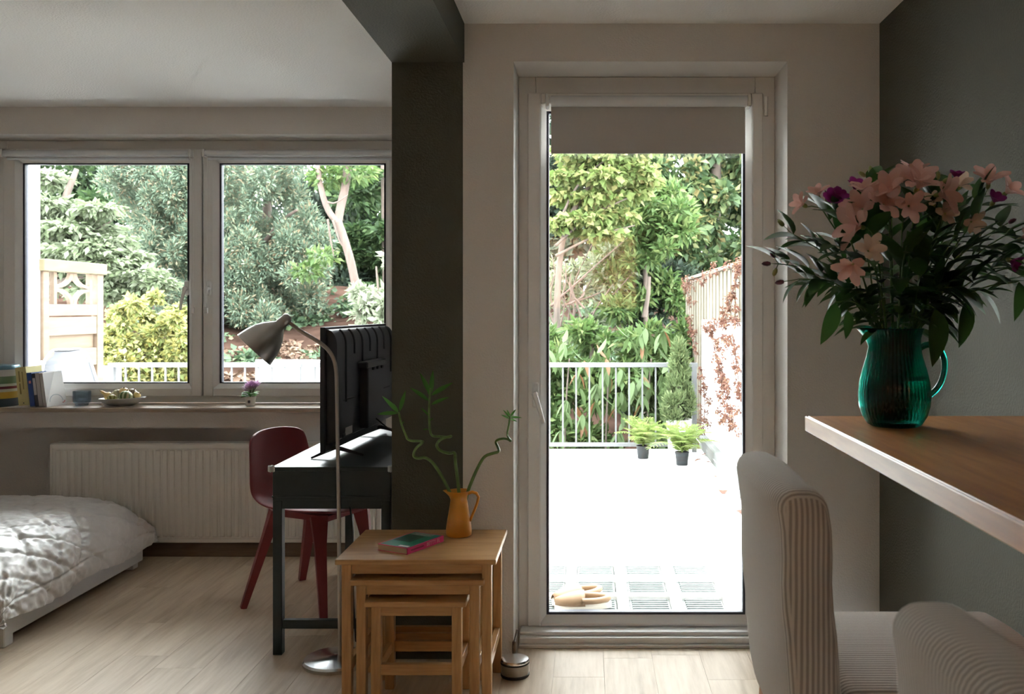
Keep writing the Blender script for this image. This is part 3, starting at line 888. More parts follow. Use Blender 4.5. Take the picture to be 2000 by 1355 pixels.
for (tx, ty), tp in zip(tips, tops):
    a = Vector((tp.x, tp.y, 0.435)); e = Vector((tx, ty, 0.0)); m_ = a.lerp(e, 0.3)
    lg = MB(); lg.beam(a, m_, 0.075, 0.05, 0.05, 0.04); lg.beam(m_, e, 0.05, 0.04, 0.032, 0.026)
    lg.build('leg', 'red_shell', ch)

# ------------------------------------------------------------------ floor lamp
lb = Vector((-0.985, 3.59, 0))
lamp = thing('floor_lamp', 'brushed steel gooseneck floor lamp with round base and cone shade', 'lamp', lb)
MB().lathe([(0.0, 0.0), (0.124, 0.0), (0.127, 0.004), (0.127, 0.014), (0.12, 0.022), (0.03, 0.028), (0.012, 0.034), (0.0, 0.034)], lb, 48).build('base', 'bright_steel', lamp, 30)
Yl = 3.55
pole = [(lb.x, lb.y, 0.03), (lb.x, lb.y, 0.6)] + [tuple(P(px, py, Yl + 0.035)) for px, py in ((659, 830), (658, 760), (657, 722), (652, 700), (641, 682), (622, 667), (602, 655), (585, 645), (571, 634), (563, 628))]
pole[0] = tuple(P(664, 1290, lb.y)); pole[0] = (pole[0][0], lb.y, 0.03); pole[1] = (P(662, 1000, lb.y)[0], lb.y, P(0, 1000, lb.y)[2])
# smooth the gooseneck
pp = [Vector(p) for p in pole]
for _ in range(2):
    qn = [pp[0]]
    for i in range(len(pp) - 1):
        qn += [pp[i].lerp(pp[i + 1], 0.25), pp[i].lerp(pp[i + 1], 0.75)]
    pp = qn + [pp[-1]]
MB().tube(pp, 0.0078, 12).build('pole', 'brushed_steel', lamp, 40)
A = P(566, 616, Yl + 0.02); Bq = P(496, 683, Yl - 0.02)
ax = (Bq - A); Ln = ax.length; ax.normalize()
Ms = ax.to_track_quat('Z', 'X').to_matrix().to_4x4()
shade = [(0.0, 0.0), (0.012, 0.002), (0.019, 0.010), (0.0205, 0.03), (0.0215, 0.052), (0.030, 0.062), (0.050, 0.086), (0.066, 0.115), (0.076, 0.145), (0.0835, Ln), (0.081, Ln), (0.073, 0.143), (0.062, 0.113), (0.046, 0.087), (0.02, 0.066), (0.0, 0.064)]
sh_ = MB().lathe(shade, A, 40, Ms).build('lamp_shade', 'brushed_steel', lamp, 40)
MB().lathe([(0.0, 0.07), (0.013, 0.07), (0.014, 0.085), (0.024, 0.11), (0.026, 0.125), (0.018, 0.142), (0.0, 0.148)], A, 20, Ms).build('bulb', 'pot_white', sh_, True)

# ------------------------------------------------------------------ nest of three oak tables
def nest_table(label, x0, x1, y0, y1, z, front_rail):
    t = thing('nesting_table', label, 'table', ((x0 + x1) / 2, (y0 + y1) / 2, 0), 'nest of oak side tables')
    MB().box(x0, x1, y0, y1, z - 0.018, z, 0.0025).build('tabletop', 'oak_x', t)
    i, lw = 0.018, 0.033
    for lx in (x0 + i, x1 - i - lw):
        for ly in (y0 + i, y1 - i - lw):
            MB().box(lx, lx + lw, ly, ly + lw, 0, z - 0.018, 0.002).build('leg', 'oak_z', t)
    MB().box(x0 + i + lw, x1 - i - lw, y0 + i + 0.006, y0 + i + 0.024, z - 0.054, z - 0.018, 0.001).build('apron', 'oak_x', t)
    MB().box(x0 + i + lw, x1 - i - lw, y1 - i - 0.024, y1 - i - 0.006, z - 0.054, z - 0.018, 0.001).build('apron', 'oak_x', t)
    for lx in (x0 + i + 0.006, x1 - i - 0.026):
        MB().box(lx, lx + 0.02, y0 + i + lw, y1 - i - lw, z - 0.054, z - 0.018, 0.001).build('apron', 'oak_y', t)
        MB().box(lx, lx + 0.02, y0 + i + lw, y1 - i - lw, 0.135, 0.172, 0.001).build('stretcher', 'oak_y', t)
    MB().box(x0 + i + lw, x1 - i - lw, y1 - i - 0.026, y1 - i - 0.006, 0.135, 0.172, 0.001).build('stretcher', 'oak_x', t)
    if front_rail:
        MB().box(x0 + i + lw, x1 - i - lw, y0 + i + 0.006, y0 + i + 0.026, 0.135, 0.172, 0.001).build('stretcher', 'oak_x', t)
    return t


nest_table('largest oak nesting table, carrying the book and the yellow pitcher', -0.859, -0.3135, 3.115, 3.543, 0.531, False)
nest_table('middle oak nesting table slid under the largest one', -0.808, -0.354, 3.110, 3.470, 0.462, False)
nest_table('smallest oak nesting table with a front stretcher, innermost of the nest', -0.757, -0.414, 3.105, 3.39, 0.391, True)

# green and pink paperback on the large table
Tz = 0.531
b0, b1, b2 = Vector((-0.627, 3.18, Tz)), Vector((-0.5216, 3.377, Tz)), Vector((-0.735, 3.262, Tz))
bu = (b1 - b0); bl_ = 0.205; bu.normalize(); bv = Vector((-bu.y, bu.x, 0)); bw_ = 0.132
BK = Matrix(((bu.x, bv.x, 0, b0.x), (bu.y, bv.y, 0, b0.y), (0, 0, 1, Tz), (0, 0, 0, 1)))
bk = thing('paperback_book', 'green paperback with pink spine lying on the largest oak table', 'book', b0.lerp(b1, 0.5))
MB().box(0.002, bl_ - 0.002, 0.002, bw_ - 0.002, 0.0012, 0.0208, 0, BK).build('pages', 'book_pages', bk)
MB().box(0, bl_, 0, bw_, 0, 0.0012, 0, BK).box(0, bl_, 0, bw_, 0.0208, 0.022, 0, BK).box(0, bl_, -0.0012, 0.001, 0, 0.022, 0, BK).build('cover', 'book_pink', bk)
cv = MB().box(0.006, bl_ - 0.006, 0.004, bw_ - 0.006, 0.022, 0.0224, 0, BK).build('cover_picture', 'book_green', bk)
MB().box(0.07, 0.16, 0.045, bw_ - 0.012, 0.0224, 0.0226, 0, BK).build('dark_field', 'book_dark_green', cv)
MB().box(0.012, 0.026, 0.008, 0.05, 0.0224, 0.0227, 0, BK).build('price_sticker', 'book_white', cv)
for k in range(4):
    MB().box(0.168 + 0.008 * k, 0.172 + 0.008 * k, 0.03, 0.115 - 0.012 * (k % 2), 0.0224, 0.0227, 0, BK).build('title_line', 'book_light_grey', cv)


def text_on(name, body, size, M, m, parent, ext=0.0002):
    cu = bpy.data.curves.new(name, 'FONT'); cu.body = body; cu.size = size; cu.extrude = ext; cu.align_x = 'CENTER'; cu.align_y = 'CENTER'
    cu.materials.append(MATS[m])
    tmp = bpy.data.objects.new(name, cu); COL.objects.link(tmp)
    bpy.context.view_layer.update()
    me = bpy.data.meshes.new_from_object(tmp.evaluated_get(bpy.context.evaluated_depsgraph_get()))
    bpy.data.objects.remove(tmp)
    me.materials.clear(); me.materials.append(MATS[m])
    return place(name, me, parent, M)


SP = BK @ Matrix(((1, 0, 0, 0.145), (0, 0, -1, -0.0014), (0, 1, 0, 0.011), (0, 0, 0, 1)))
text_on('spine_title', 'BETTY BL', 0.0185, SP, 'book_pale_pink', bk)
MB().box(0.02, 0.09, -0.0015, -0.0011, 0.008, 0.014, 0, BK).build('spine_author', 'book_dark_pink', bk)

# yellow enamel pitcher with three spiral bamboo stalks
pc = Vector((-0.4865, 3.452, Tz))
pit = thing('pitcher', 'matt mustard yellow pitcher holding the bamboo stalks on the oak table', 'pitcher', pc)
po = [(0.0, 0.0), (0.044, 0.0), (0.048, 0.004), (0.0485, 0.02), (0.045, 0.05), (0.039, 0.085), (0.034, 0.115), (0.0315, 0.135), (0.033, 0.148), (0.038, 0.160), (0.043, 0.168),
      (0.041, 0.168), (0.036, 0.160), (0.031, 0.148), (0.0295, 0.135), (0.032, 0.115), (0.037, 0.085), (0.043, 0.05), (0.046, 0.02), (0.044, 0.006), (0.0, 0.006)]


def spout(a, z, r):
    d = abs((a - math.pi + math.pi) % (2 * math.pi) - math.pi)
    return 0.018 * math.exp(-(d / 0.38) ** 2) * max(0, min(1, (z - 0.135) / 0.033)) ** 1.5


MB().lathe([(r, z + 0.006 * max(0, (z - 0.15) / 0.018) * 0) for r, z in po], pc, 48, None, spout).build('body', 'pitcher_enamel', pit, 50)
hp = [(0.036, 0.158), (0.052, 0.164), (0.068, 0.160), (0.076, 0.146), (0.072, 0.125), (0.062, 0.10), (0.051, 0.075), (0.043, 0.055)]
MB().tube([pc + Vector((a * 0.985, -a * 0.17, z)) for a, z in hp], [0.006, 0.006, 0.006, 0.0055, 0.0055, 0.005, 0.005, 0.005], 10).build('handle', 'pitcher_enamel', pit, True)


# ------------------------------------------------------------------ leaves: shared unit meshes
def leaf_mesh(name, m, w=0.2, fold=0.25, droop=0.25, rows=7, tip=1.0, base_w=0.0):
    """unit leaf along +Y, face +Z"""
    V = []; Fc = []
    for i in range(rows):
        t = i / (rows - 1)
        hw = w / 2 * (base_w + (1 - base_w) * math.sin(math.pi * min(1, t ** 0.8 * 1.0)) ** 0.85) if t < 1 else 0.0
        z = -droop * t * t
        for sx in (-1, 0, 1):
            V.append((sx * hw, t, z + fold * abs(sx) * hw))
    for i in range(rows - 1):
        for j in (0, 1):
            Fc.append((i * 3 + j, i * 3 + j + 1, (i + 1) * 3 + j + 1, (i + 1) * 3 + j))
    me = bpy.data.meshes.new(name); me.from_pydata(V, [], Fc)
    bm = bmesh.new(); bm.from_mesh(me); bmesh.ops.remove_doubles(bm, verts=bm.verts, dist=1e-5); bm.to_mesh(me); bm.free()
    me.polygons.foreach_set('use_smooth', [True] * len(me.polygons))
    me.materials.append(MATS[m])
    return me


def leaf_matrix(base, d, up, L_, wscale=1.0):
    d = Vector(d).normalized(); up = Vector(up)
    x = d.cross(up)
    if x.length < 1e-4: x = d.orthogonal()
    x.normalize(); z = x.cross(d)
    return Matrix(((x.x * L_ * wscale, d.x * L_, z.x * L_, base[0]), (x.y * L_ * wscale, d.y * L_, z.y * L_, base[1]), (x.z * L_ * wscale, d.z * L_, z.z * L_, base[2]), (0, 0, 0, 1)))


def smooth_path(pts, it=2):
    pp = [Vector(p) for p in pts]
    for _ in range(it):
        qn = [pp[0]]
        for i in range(len(pp) - 1):
            qn += [pp[i].lerp(pp[i + 1], 0.25), pp[i].lerp(pp[i + 1], 0.75)]
        pp = qn + [pp[-1]]
    return pp


bl_me = leaf_mesh('leaf', 'bamboo_leaf', 0.19, 0.3, 0.12)
YB3 = 3.452
stalks = [
    ('spiral bamboo stalk leaning towards the television, curling twice below its tip leaves',
     [(893, 1010, 0), (880, 963, 0), (862, 928, -0.005), (846, 903, -0.01), (830, 892, 0.0), (816, 896, 0.02), (806, 890, 0.035), (812, 874, 0.0), (828, 863, -0.02), (822, 861, 0.0), (797, 861, 0.03), (792, 848, 0.02), (785, 832, 0.0), (780, 812, 0.0), (779, 805, 0)],
     [(778, 806, 748, 772, 1), (780, 804, 792, 762, 0), (778, 807, 734, 806, 0), (782, 830, 790, 822, 0), (778, 806, 770, 788, 1)]),
    ('tallest bamboo stalk, upright with a full crown of narrow leaves',
     [(900, 1010, 0), (897, 965, 0), (893, 930, 0), (889, 900, -0.01), (889, 882, -0.02), (878, 886, 0.015), (858, 880, 0.035), (851, 868, 0.02), (862, 856, -0.02), (884, 851, -0.025), (876, 854, 0.0), (856, 852, 0.03), (845, 852, 0.02), (840, 845, 0), (838, 820, 0), (838, 790, 0), (840, 765, 0), (841, 758, 0)],
     [(841, 770, 846, 722, 0), (840, 770, 822, 728, 1), (838, 783, 802, 755, 1), (842, 772, 884, 745, 0), (842, 790, 875, 774, 1), (838, 812, 823, 796, 1), (839, 822, 847, 815, 0), (840, 775, 832, 740, 0), (837, 838, 826, 838, 1)]),
    ('bamboo stalk leaning towards the terrace door, one zigzag curl below a small leaf tuft',
     [(904, 1010, 0), (912, 963, 0), (925, 930, 0), (938, 903, 0), (947, 890, -0.01), (962, 885, -0.02), (976, 882, -0.01), (972, 872, 0.02), (967, 862, 0.03), (975, 857, 0.02), (990, 856, -0.01), (1000, 863, -0.025), (993, 855, -0.01), (990, 848, 0.0), (994, 830, 0), (996, 812, 0)],
     [(996, 815, 990, 798, 0), (996, 814, 1008, 798, 0), (996, 815, 1019, 814, 1), (995, 818, 978, 808, 0), (996, 818, 1010, 822, 1), (995, 816, 984, 800, 1)]),
]
for lab, path, leaves in stalks:
    base = P(path[0][0], path[0][1], YB3)
    t = thing('bamboo_stalk', lab, 'bamboo', base, 'bamboo stalks in the yellow pitcher')
    pts = smooth_path([P(px, py, YB3 + dy) for px, py, dy in path], 2)
    n = len(pts)
    MB().tube(pts, [0.0068 - 0.0032 * (i / (n - 1)) for i in range(n)], 10).build('stalk', 'bamboo_stalk', t, True)
    for x0, y0, x1, y1, near in leaves:
        a = P(x0, y0, YB3); e = P(x1, y1, YB3 + (-0.02 if near else 0.02))
        d = e - a
        place('leaf', bl_me, t, leaf_matrix(a, d, Vector((0.25, -0.8, 0.55)), d.length, 1.0))

# steel door stop
ds = P(1006, 1330, 3.4); ds = Vector((P(1006, 0, 3.47)[0], 3.47, 0))
st = thing('door_stop', 'round brushed steel door stop on the floor beside the oak table', 'door stop', ds)
MB().lathe([(0, 0), (0.052, 0), (0.054, 0.003), (0.054, 0.010), (0.052, 0.011), (0, 0.011)], ds, 40).build('rubber_foot', 'black_rubber', st, 40)
MB().lathe([(0, 0.011), (0.052, 0.011), (0.053, 0.014), (0.053, 0.048), (0, 0.048)], ds, 40).build('body', 'brushed_steel', st, 40)
MB().lathe([(0, 0.048), (0.0545, 0.048), (0.0545, 0.054), (0, 0.054)], ds, 40).build('rubber_band', 'black_rubber', st, 40)
MB().lathe([(0, 0.054), (0.0535, 0.054), (0.0535, 0.058), (0.050, 0.064), (0.03, 0.068), (0, 0.069)], ds, 40).build('cap', 'bright_steel', st, 40)

# ------------------------------------------------------------------ wall-hung bar counter and stools
bx, bzt = 0.565, 1.10
ct = thing('bar_counter', 'thick wooden bar counter fixed to the olive wall', 'counter', (0.85, 1.5, bzt - 0.04))
MB().box(bx + 0.006, XR, 0.55, 2.41, bzt - 0.04, bzt, 0.003).build('countertop', 'bar_oak', ct)
MB().box(bx, bx + 0.006, 0.55, 2.41, bzt - 0.039, bzt - 0.0005, 0.002).build('edge_band', 'bar_oak', ct)
for y in (0.8, 2.1):
    bk_ = MB(); bk_.box(XR - 0.012, XR, y - 0.02, y + 0.02, bzt - 0.26, bzt - 0.04, 0.002); bk_.box(XR - 0.22, XR - 0.012, y - 0.02, y + 0.02, bzt - 0.052, bzt - 0.04, 0.002)
    bk_.build('bracket', 'black_rubber', ct)


def soft_box(name, x0, x1, y0, y1, z0, z1, r, m, parent, shear=0.0, bulge=0.0):
    bm = bmesh.new(); bmesh.ops.create_cube(bm, size=1.0)
    for v in bm.verts:
        v.co = Vector(((x0 + x1) / 2 + v.co.x * (x1 - x0), (y0 + y1) / 2 + v.co.y * (y1 - y0), (z0 + z1) / 2 + v.co.z * (z1 - z0)))
    bmesh.ops.bevel(bm, geom=bm.edges[:], offset=r, segments=5, profile=0.5, affect='EDGES')
    bmesh.ops.subdivide_edges(bm, edges=[e for e in bm.edges if e.calc_length() > 0.12], cuts=8, use_grid_fill=True)
    for v in bm.verts:
        y = (v.co.y - (y0 + y1) / 2) / ((y1 - y0) / 2); z = (v.co.z - (z0 + z1) / 2) / ((z1 - z0) / 2)
        k = 0.0018 * math.sin(19 * v.co.y + 23 * v.co.z) + 0.0012 * math.sin(41 * v.co.z + 3 * v.co.y)
        v.co.x += shear * (z1 - v.co.z) - bulge * (1 - y * y) * (1 if v.co.x < (x0 + x1) / 2 else 0.6) + k
        if v.co.z > z1 - r * 1.2: v.co.z -= 0.012 * y * y
    me = bpy.data.meshes.new(name); bm.normal_update(); bm.to_mesh(me); bm.free()
    me.polygons.foreach_set('use_smooth', [True] * len(me.polygons))
    me.materials.append(MATS[m])
    return _link(bpy.data.objects.new(name, me), parent, Matrix.Identity(4))


def stool(label, yf, xr=0.302):
    yn = yf - 0.45
    t = thing('bar_stool', label, 'stool', (xr + 0.25, (yf + yn) / 2, 0), 'bar stools at the counter')
    soft_box('backrest', xr, xr + 0.082, yn, yf, 0.655, 1.10, 0.032, 'striped_cover', t, 0.062, 0.012)
    soft_box('seat', xr + 0.10, xr + 0.52, yn + 0.012, yf - 0.004, 0.655, 0.775, 0.028, 'striped_cover', t)
    for lx, ly in ((xr + 0.055, yf - 0.05), (xr + 0.055, yn + 0.05), (xr + 0.48, yf - 0.05), (xr + 0.48, yn + 0.05)):
        MB().beam((lx + (0.015 if lx < xr + 0.2 else 0), ly, 0.70), (lx - (0.03 if lx < xr + 0.2 else 0), ly, 0), 0.042, 0.042, 0.032, 0.032).build('leg', 'stool_leg', t)
    for ly in (yf - 0.05, yn + 0.05):
        MB().box(xr + 0.06, xr + 0.47, ly - 0.010, ly + 0.010, 0.235, 0.27, 0.002).build('stretcher', 'stool_leg', t)
    MB().box(xr + 0.46, xr + 0.48, yn + 0.06, yf - 0.06, 0.235, 0.27, 0.002).build('foot_rail', 'stool_leg', t)
    return t


stool('bar stool in striped slipcover standing closest to the terrace door', 1.90)
stool('bar stool in striped slipcover farther along the counter from the terrace door', 0.94)

# ------------------------------------------------------------------ green glass jug and bouquet
vc = Vector((0.731, 2.205, bzt))
jug = thing('glass_jug', 'dark teal ribbed glass jug holding the bouquet on the bar counter', 'jug', vc)
jo = [(0.0, 0.0), (0.052, 0.0), (0.062, 0.006), (0.074, 0.025), (0.081, 0.05), (0.083, 0.075), (0.080, 0.105), (0.073, 0.135), (0.064, 0.165), (0.059, 0.19), (0.0595, 0.21), (0.064, 0.228), (0.067, 0.233)]
ji = [(r - 0.004, z) for r, z in reversed(jo[3:])]
ji = [(0.0645, 0.234)] + ji[1:] + [(0.060, 0.014), (0.0, 0.012)]


def rib(a, z, r):
    d = abs((a - math.pi + math.pi) % (2 * math.pi) - math.pi)
    sp = 0.020 * math.exp(-(d / 0.30) ** 2) * max(0, min(1, (z - 0.19) / 0.04)) ** 1.5
    return (0.0012 * math.cos(48 * a) if r > 0.03 else 0) + sp


MB().lathe(jo + ji, vc, 192, Matrix.Rotation(math.radians(-8), 4, 'Z'), rib).build('body', 'jug_glass', jug, True)
hp = [(0.058, 0.185), (0.075, 0.196), (0.098, 0.192), (0.113, 0.172), (0.117, 0.145), (0.112, 0.115), (0.100, 0.09), (0.080, 0.072)]
MB().tube(smooth_path([vc + Vector((a * 0.99, -a * 0.12, z)) for a, z in hp], 2), 0.0075, 12).build('handle', 'jug_glass', jug, True)
MB().lathe([(0.0, 0.013), (0.056, 0.015), (0.068, 0.028), (0.0755, 0.05), (0.0775, 0.075), (0.0745, 0.105), (0.0735, 0.112), (0.0, 0.112)], vc, 64).build('water', 'jug_water', jug, 40)

fl_me = leaf_mesh('leaf', 'bouquet_leaf', 0.42, 0.3, 0.3, 8)
def petal_mesh(name, m, w, droop):
    rows = 8; V = []; Fc = []
    prof = [0.12, 0.22, 0.40, 0.66, 0.88, 1.0, 0.92, 0.55]
    for i in range(rows):
        t = i / (rows - 1); hw = w / 2 * prof[i]
        for j in range(5):
            u = -1 + j / 2
            V.append((u * hw, t - 0.06 * u * u * t, 0.10 * u * u * hw * 4 * (1 - t * 0.7) - droop * t ** 3 + 0.015 * math.sin(u * 5 + t * 7)))
    for i in range(rows - 1):
        for j in range(4):
            Fc.append((i * 5 + j, i * 5 + j + 1, (i + 1) * 5 + j + 1, (i + 1) * 5 + j))
    me = bpy.data.meshes.new(name); me.from_pydata(V, [], Fc)
    me.polygons.foreach_set('use_smooth', [True] * len(me.polygons)); me.materials.append(MATS[m])
    return me


pet_pink = petal_mesh('petal', 'petal_pink', 0.52, 0.38)
pet_purple = petal_mesh('petal', 'petal_purple', 0.66, 0.12)
pet_cream = petal_mesh('petal', 'petal_cream', 0.52, 0.38)
PET = {'pink': pet_pink, 'purple': pet_purple, 'cream': pet_cream}


def blossom(t, at, d, size, kind, r_):
    d = Vector(d).normalized()
    hb = MB().lathe([(0.0, 0.0), (0.004, 0.001), (0.006, 0.007), (0.005, 0.013), (0.0, 0.015)], at, 8, d.to_track_quat('Z', 'X').to_matrix().to_4x4()).build('blossom', 'bud_green', t, True)
    u = d.orthogonal().normalized(); w = d.cross(u)
    for k in range(6):
        a = k * math.pi / 3 + r_.random() * 0.25
        out = u * math.cos(a) + w * math.sin(a)
        op = 0.40 if k % 2 else 0.30
        if kind == 'purple': op = 0.40
        pd = d * (1 - op) + out * op
        place('petal', PET[kind], hb, leaf_matrix(Vector(at) + d * 0.008, pd, d, size * (1.12 if k % 2 else 1.05), 0.95))


rb_ = random.Random(21)


def stem_thing(name, label, tip, leaves, blooms, group, buds=(), thick=0.0024):
    """tip px, depth offset; stem rises from the jug mouth"""
    tipv = P(tip[0], tip[1], 2.205 + tip[2])
    hor = Vector((tipv.x - vc.x, tipv.y - vc.y, 0))
    foot = vc + Vector((-hor.x * 0.10, -hor.y * 0.10, 0.02))
    foot.x += rb_.uniform(-0.02, 0.02); foot.y += rb_.uniform(-0.02, 0.02)
    mouth = vc + Vector((0, 0, 0.235)) + hor.normalized() * min(0.047, hor.length * 0.4)
    mid = mouth.lerp(tipv, 0.5) + Vector((0, 0, 0.03 + 0.10 * hor.length))
    path = smooth_path([foot, foot.lerp(mouth, 0.6), mouth, mid, tipv], 2)
    t = thing(name, label, 'flower', foot, group)
    MB().tube(path, [thick * (1.15 - 0.5 * i / (len(path) - 1)) for i in range(len(path))], 6).build('stem', 'stem_green', t, True)
    n = len(path)
    for k in range(leaves):
        f = 0.52 + 0.46 * (k + rb_.random() * 0.6) / max(1, leaves)
        i = min(n - 2, int(f * (n - 1)))
        p = path[i]; tg = (path[i + 1] - path[i]).normalized()
        a = rb_.random() * 2 * math.pi
        side = (tg.orthogonal().normalized() * math.cos(a) + tg.cross(tg.orthogonal().normalized()) * math.sin(a))
        d = tg * 0.55 + side * 0.8 + Vector((0, 0, -0.15 - 0.35 * (1 - f)))
        if f > 0.72: d = tg * 0.75 + side * 0.65 + Vector((0, 0, 0.12))
        place('leaf', fl_me, t, leaf_matrix(p, d, Vector((0, 0, 1)) + side * 0.3, rb_.uniform(0.055, 0.10), rb_.uniform(0.8, 1.25)))
    tgt = (path[-1] - path[-4]).normalized()
    for (ox, oz, oy, dx, dzz, dyy, size, kind) in blooms:
        at = tipv + Vector((ox, oy, oz))
        if (at - tipv).length > 0.006:
            MB().tube([tipv - tgt * 0.01, tipv.lerp(at, 0.6), at], 0.0013, 5).build('pedicel', 'stem_green', t, True)
        blossom(t, at, (dx, dyy, dzz), size, kind, rb_)
    for (ox, oz, oy, dark) in buds:
        ox, oz, oy = ox * 0.55, oz * 0.55, oy * 0.55
        at = tipv + Vector((ox, oy, oz)); d = (at - tipv).normalized()
        MB().tube([tipv, at], 0.0011, 5).build('pedicel', 'stem_green', t, True)
        MB().lathe([(0, 0), (0.004, 0.002), (0.006, 0.009), (0.0045, 0.018), (0, 0.023)], at, 8, d.to_track_quat('Z', 'X').to_matrix().to_4x4()).build('bud', 'bud_dark' if dark else 'bud_green', t, True)
    return t


G = 'flowers in the teal glass jug'
PL = 'pink alstroemeria stem in the bouquet in the teal jug'
pk = 'pink'
stem_thing('alstroemeria_stem', 'single large pink bloom nodding sideways on its stem over the teal jug', (1700, 445, -0.10), 5, [(-0.012, 0.0, 0, -0.9, 0.12, -0.35, 0.062, pk)], G)
stem_thing('alstroemeria_stem', 'stem with two small open peach blooms low in front of the bouquet', (1695, 505, -0.13), 3, [(-0.005, 0.012, 0, 0.1, 0.25, -0.8, 0.042, 'cream'), (-0.03, -0.005, 0, -0.4, -0.5, -0.6, 0.045, pk)], G)
for tip, bl_ in (((1690, 415, -0.05), [(-0.008, 0.0, -0.02, -0.5, 0.3, -0.7, 0.05, pk), (0.03, 0.01, -0.02, 0.1, 0.3, -0.8, 0.05, pk), (0.0, 0.03, 0, -0.2, 0.8, -0.3, 0.045, pk)]),
                 ((1765, 400, -0.06), [(0.0, -0.005, -0.02, 0.0, -0.1, -0.9, 0.042, pk), (-0.03, 0.02, -0.01, -0.5, 0.5, -0.6, 0.052, pk), (0.025, 0.028, 0, 0.3, 0.7, -0.5, 0.055, pk)]),
                 ((1790, 385, 0.0), [(-0.01, 0.02, -0.02, -0.2, 0.6, -0.6, 0.055, pk), (0.03, 0.0, -0.03, 0.6, 0.1, -0.7, 0.055, pk), (0.0, 0.04, 0.02, 0.1, 0.9, -0.2, 0.05, pk)]),
                 ((1735, 395, 0.03), [(0.0, 0.015, -0.02, -0.2, 0.7, -0.5, 0.05, pk), (-0.03, 0.0, -0.02, -0.6, 0.3, -0.5, 0.048, pk)]),
                 ((1925, 378, 0.02), [(0.0, 0.01, -0.01, -0.1, 0.7, -0.5, 0.05, pk), (0.03, -0.01, -0.02, 0.4, 0.5, -0.5, 0.045, pk)]),
                 ((1600, 400, 0.04), [(0.0, 0.01, 0, -0.3, 0.8, -0.4, 0.034, pk), (-0.03, -0.005, 0, -0.7, 0.3, -0.4, 0.034, pk)]),
                 ((1985, 470, -0.03), [(0.0, 0.0, 0, 0.5, 0.2, -0.6, 0.04, pk)])):
    stem_thing('alstroemeria_stem', PL, tip, 10, bl_, G)
PC = 'cream alstroemeria stem in the back of the bouquet in the teal jug'
for tip, bl_ in (((1870, 370, 0.05), [(0.0, 0.0, 0, 0.0, 0.5, -0.7, 0.036, 'cream')]), ((1890, 430, -0.02), [(0.0, 0.0, 0, 0.2, -0.3, -0.8, 0.035, 'cream')]), ((1840, 420, 0.0), [(0.0, 0.0, 0, 0.1, 0.1, -0.9, 0.034, 'cream'), (-0.02, 0.02, 0, -0.2, 0.6, -0.6, 0.03, 'cream')])):
    stem_thing('alstroemeria_stem', PC, tip, 11, bl_, G)
PP = 'dark purple flower stem in the bouquet in the teal jug'
for tip, bl_ in (((1626, 400, -0.04), [(0.0, 0.0, 0, -0.1, 0.5, -0.8, 0.036, 'purple'), (0.004, 0.004, -0.004, 0.3, 0.6, -0.6, 0.03, 'purple')]),
                 ((1668, 382, 0.0), [(0.0, 0.0, 0, 0.1, 0.8, -0.5, 0.036, 'purple'), (0.012, -0.002, -0.004, 0.5, 0.5, -0.6, 0.03, 'purple')]),
                 ((1866, 358, 0.02), [(0.0, 0.0, 0, 0.0, 0.9, -0.3, 0.026, 'purple')]), ((1935, 402, -0.03), [(0.0, 0.0, 0, 0.2, 0.6, -0.6, 0.03, 'purple')]),
                 ((1965, 505, -0.05), [(0.0, 0.0, 0, 0.5, -0.4, -0.6, 0.028, 'purple')])):
    stem_thing('carnation_stem', PP, tip, 10, bl_, G)
PG = 'leafy green stem with closed buds in the bouquet in the teal jug'
for tip, bd in (((1520, 515, -0.05), [(-0.03, 0.0, 0, 1), (-0.015, 0.025, 0, 1), (-0.01, -0.02, -0.01, 0)]), ((1545, 455, 0.0), [(-0.03, 0.03, 0, 0)]), ((1560, 545, -0.08), [(-0.06, -0.01, 0, 1)]),
                ((1700, 350, 0.02), [(0.0, 0.02, 0, 0), (-0.02, 0.012, 0, 0)]), ((1832, 360, 0.03), [(0, 0.02, 0, 0), (0.02, 0.01, 0, 0)]), ((1740, 370, 0.08), [(0, 0.02, 0, 0)]),
                ((1960, 440, 0.04), [(0.02, 0.01, 0, 1)]), ((1990, 520, 0.0), [(0.02, 0.0, 0, 1)]), ((1900, 480, -0.08), []), ((1830, 470, -0.12), []), ((1770, 480, -0.14), []), ((1640, 480, -0.08), []),
                ((1600, 470, 0.02), []), ((1860, 560, -0.06), []), ((1940, 570, -0.02), []), ((1590, 560, -0.04), []), ((1710, 420, 0.12), []), ((1800, 430, 0.12), []), ((1880, 420, 0.12), []),
                ((2040, 430, 0.02), [(0.02, 0.02, 0, 1)]), ((2050, 520, -0.05), [])):
    stem_thing('leafy_stem', PG, tip, 15, [], G, bd)
# three long leaves hanging over the jug's shoulder, each on its own bent stem
for (x0, y0, x1, y1, dy, L_) in ((1826, 602, 1842, 712, -0.08, 0.135), (1886, 590, 1890, 672, -0.06, 0.105), (1632, 590, 1622, 640, -0.09, 0.1), (1655, 606, 1660, 655, -0.08, 0.065), (1990, 550, 1996, 612, -0.06, 0.09)):
    a = P(x0, y0, 2.205 + dy); e = P(x1, y1, 2.205 + dy - 0.01)
    mouth = vc + Vector((0.03 if x0 > 1745 else -0.03, -0.03, 0.235)); foot = vc + Vector((0.0, 0.0, 0.02))
    t = thing('hanging_leaf_stem', 'bent stem with one long leaf hanging down beside the teal jug', 'leaf', foot, G)
    MB().tube(smooth_path([foot, mouth, mouth.lerp(a, 0.6) + Vector((0, 0, 0.03)), a], 2), 0.0018, 6).build('stem', 'stem_green', t, True)
    place('leaf', fl_me, t, leaf_matrix(a, e - a, Vector((0.3, -1, 0.1)), L_, 1.0))

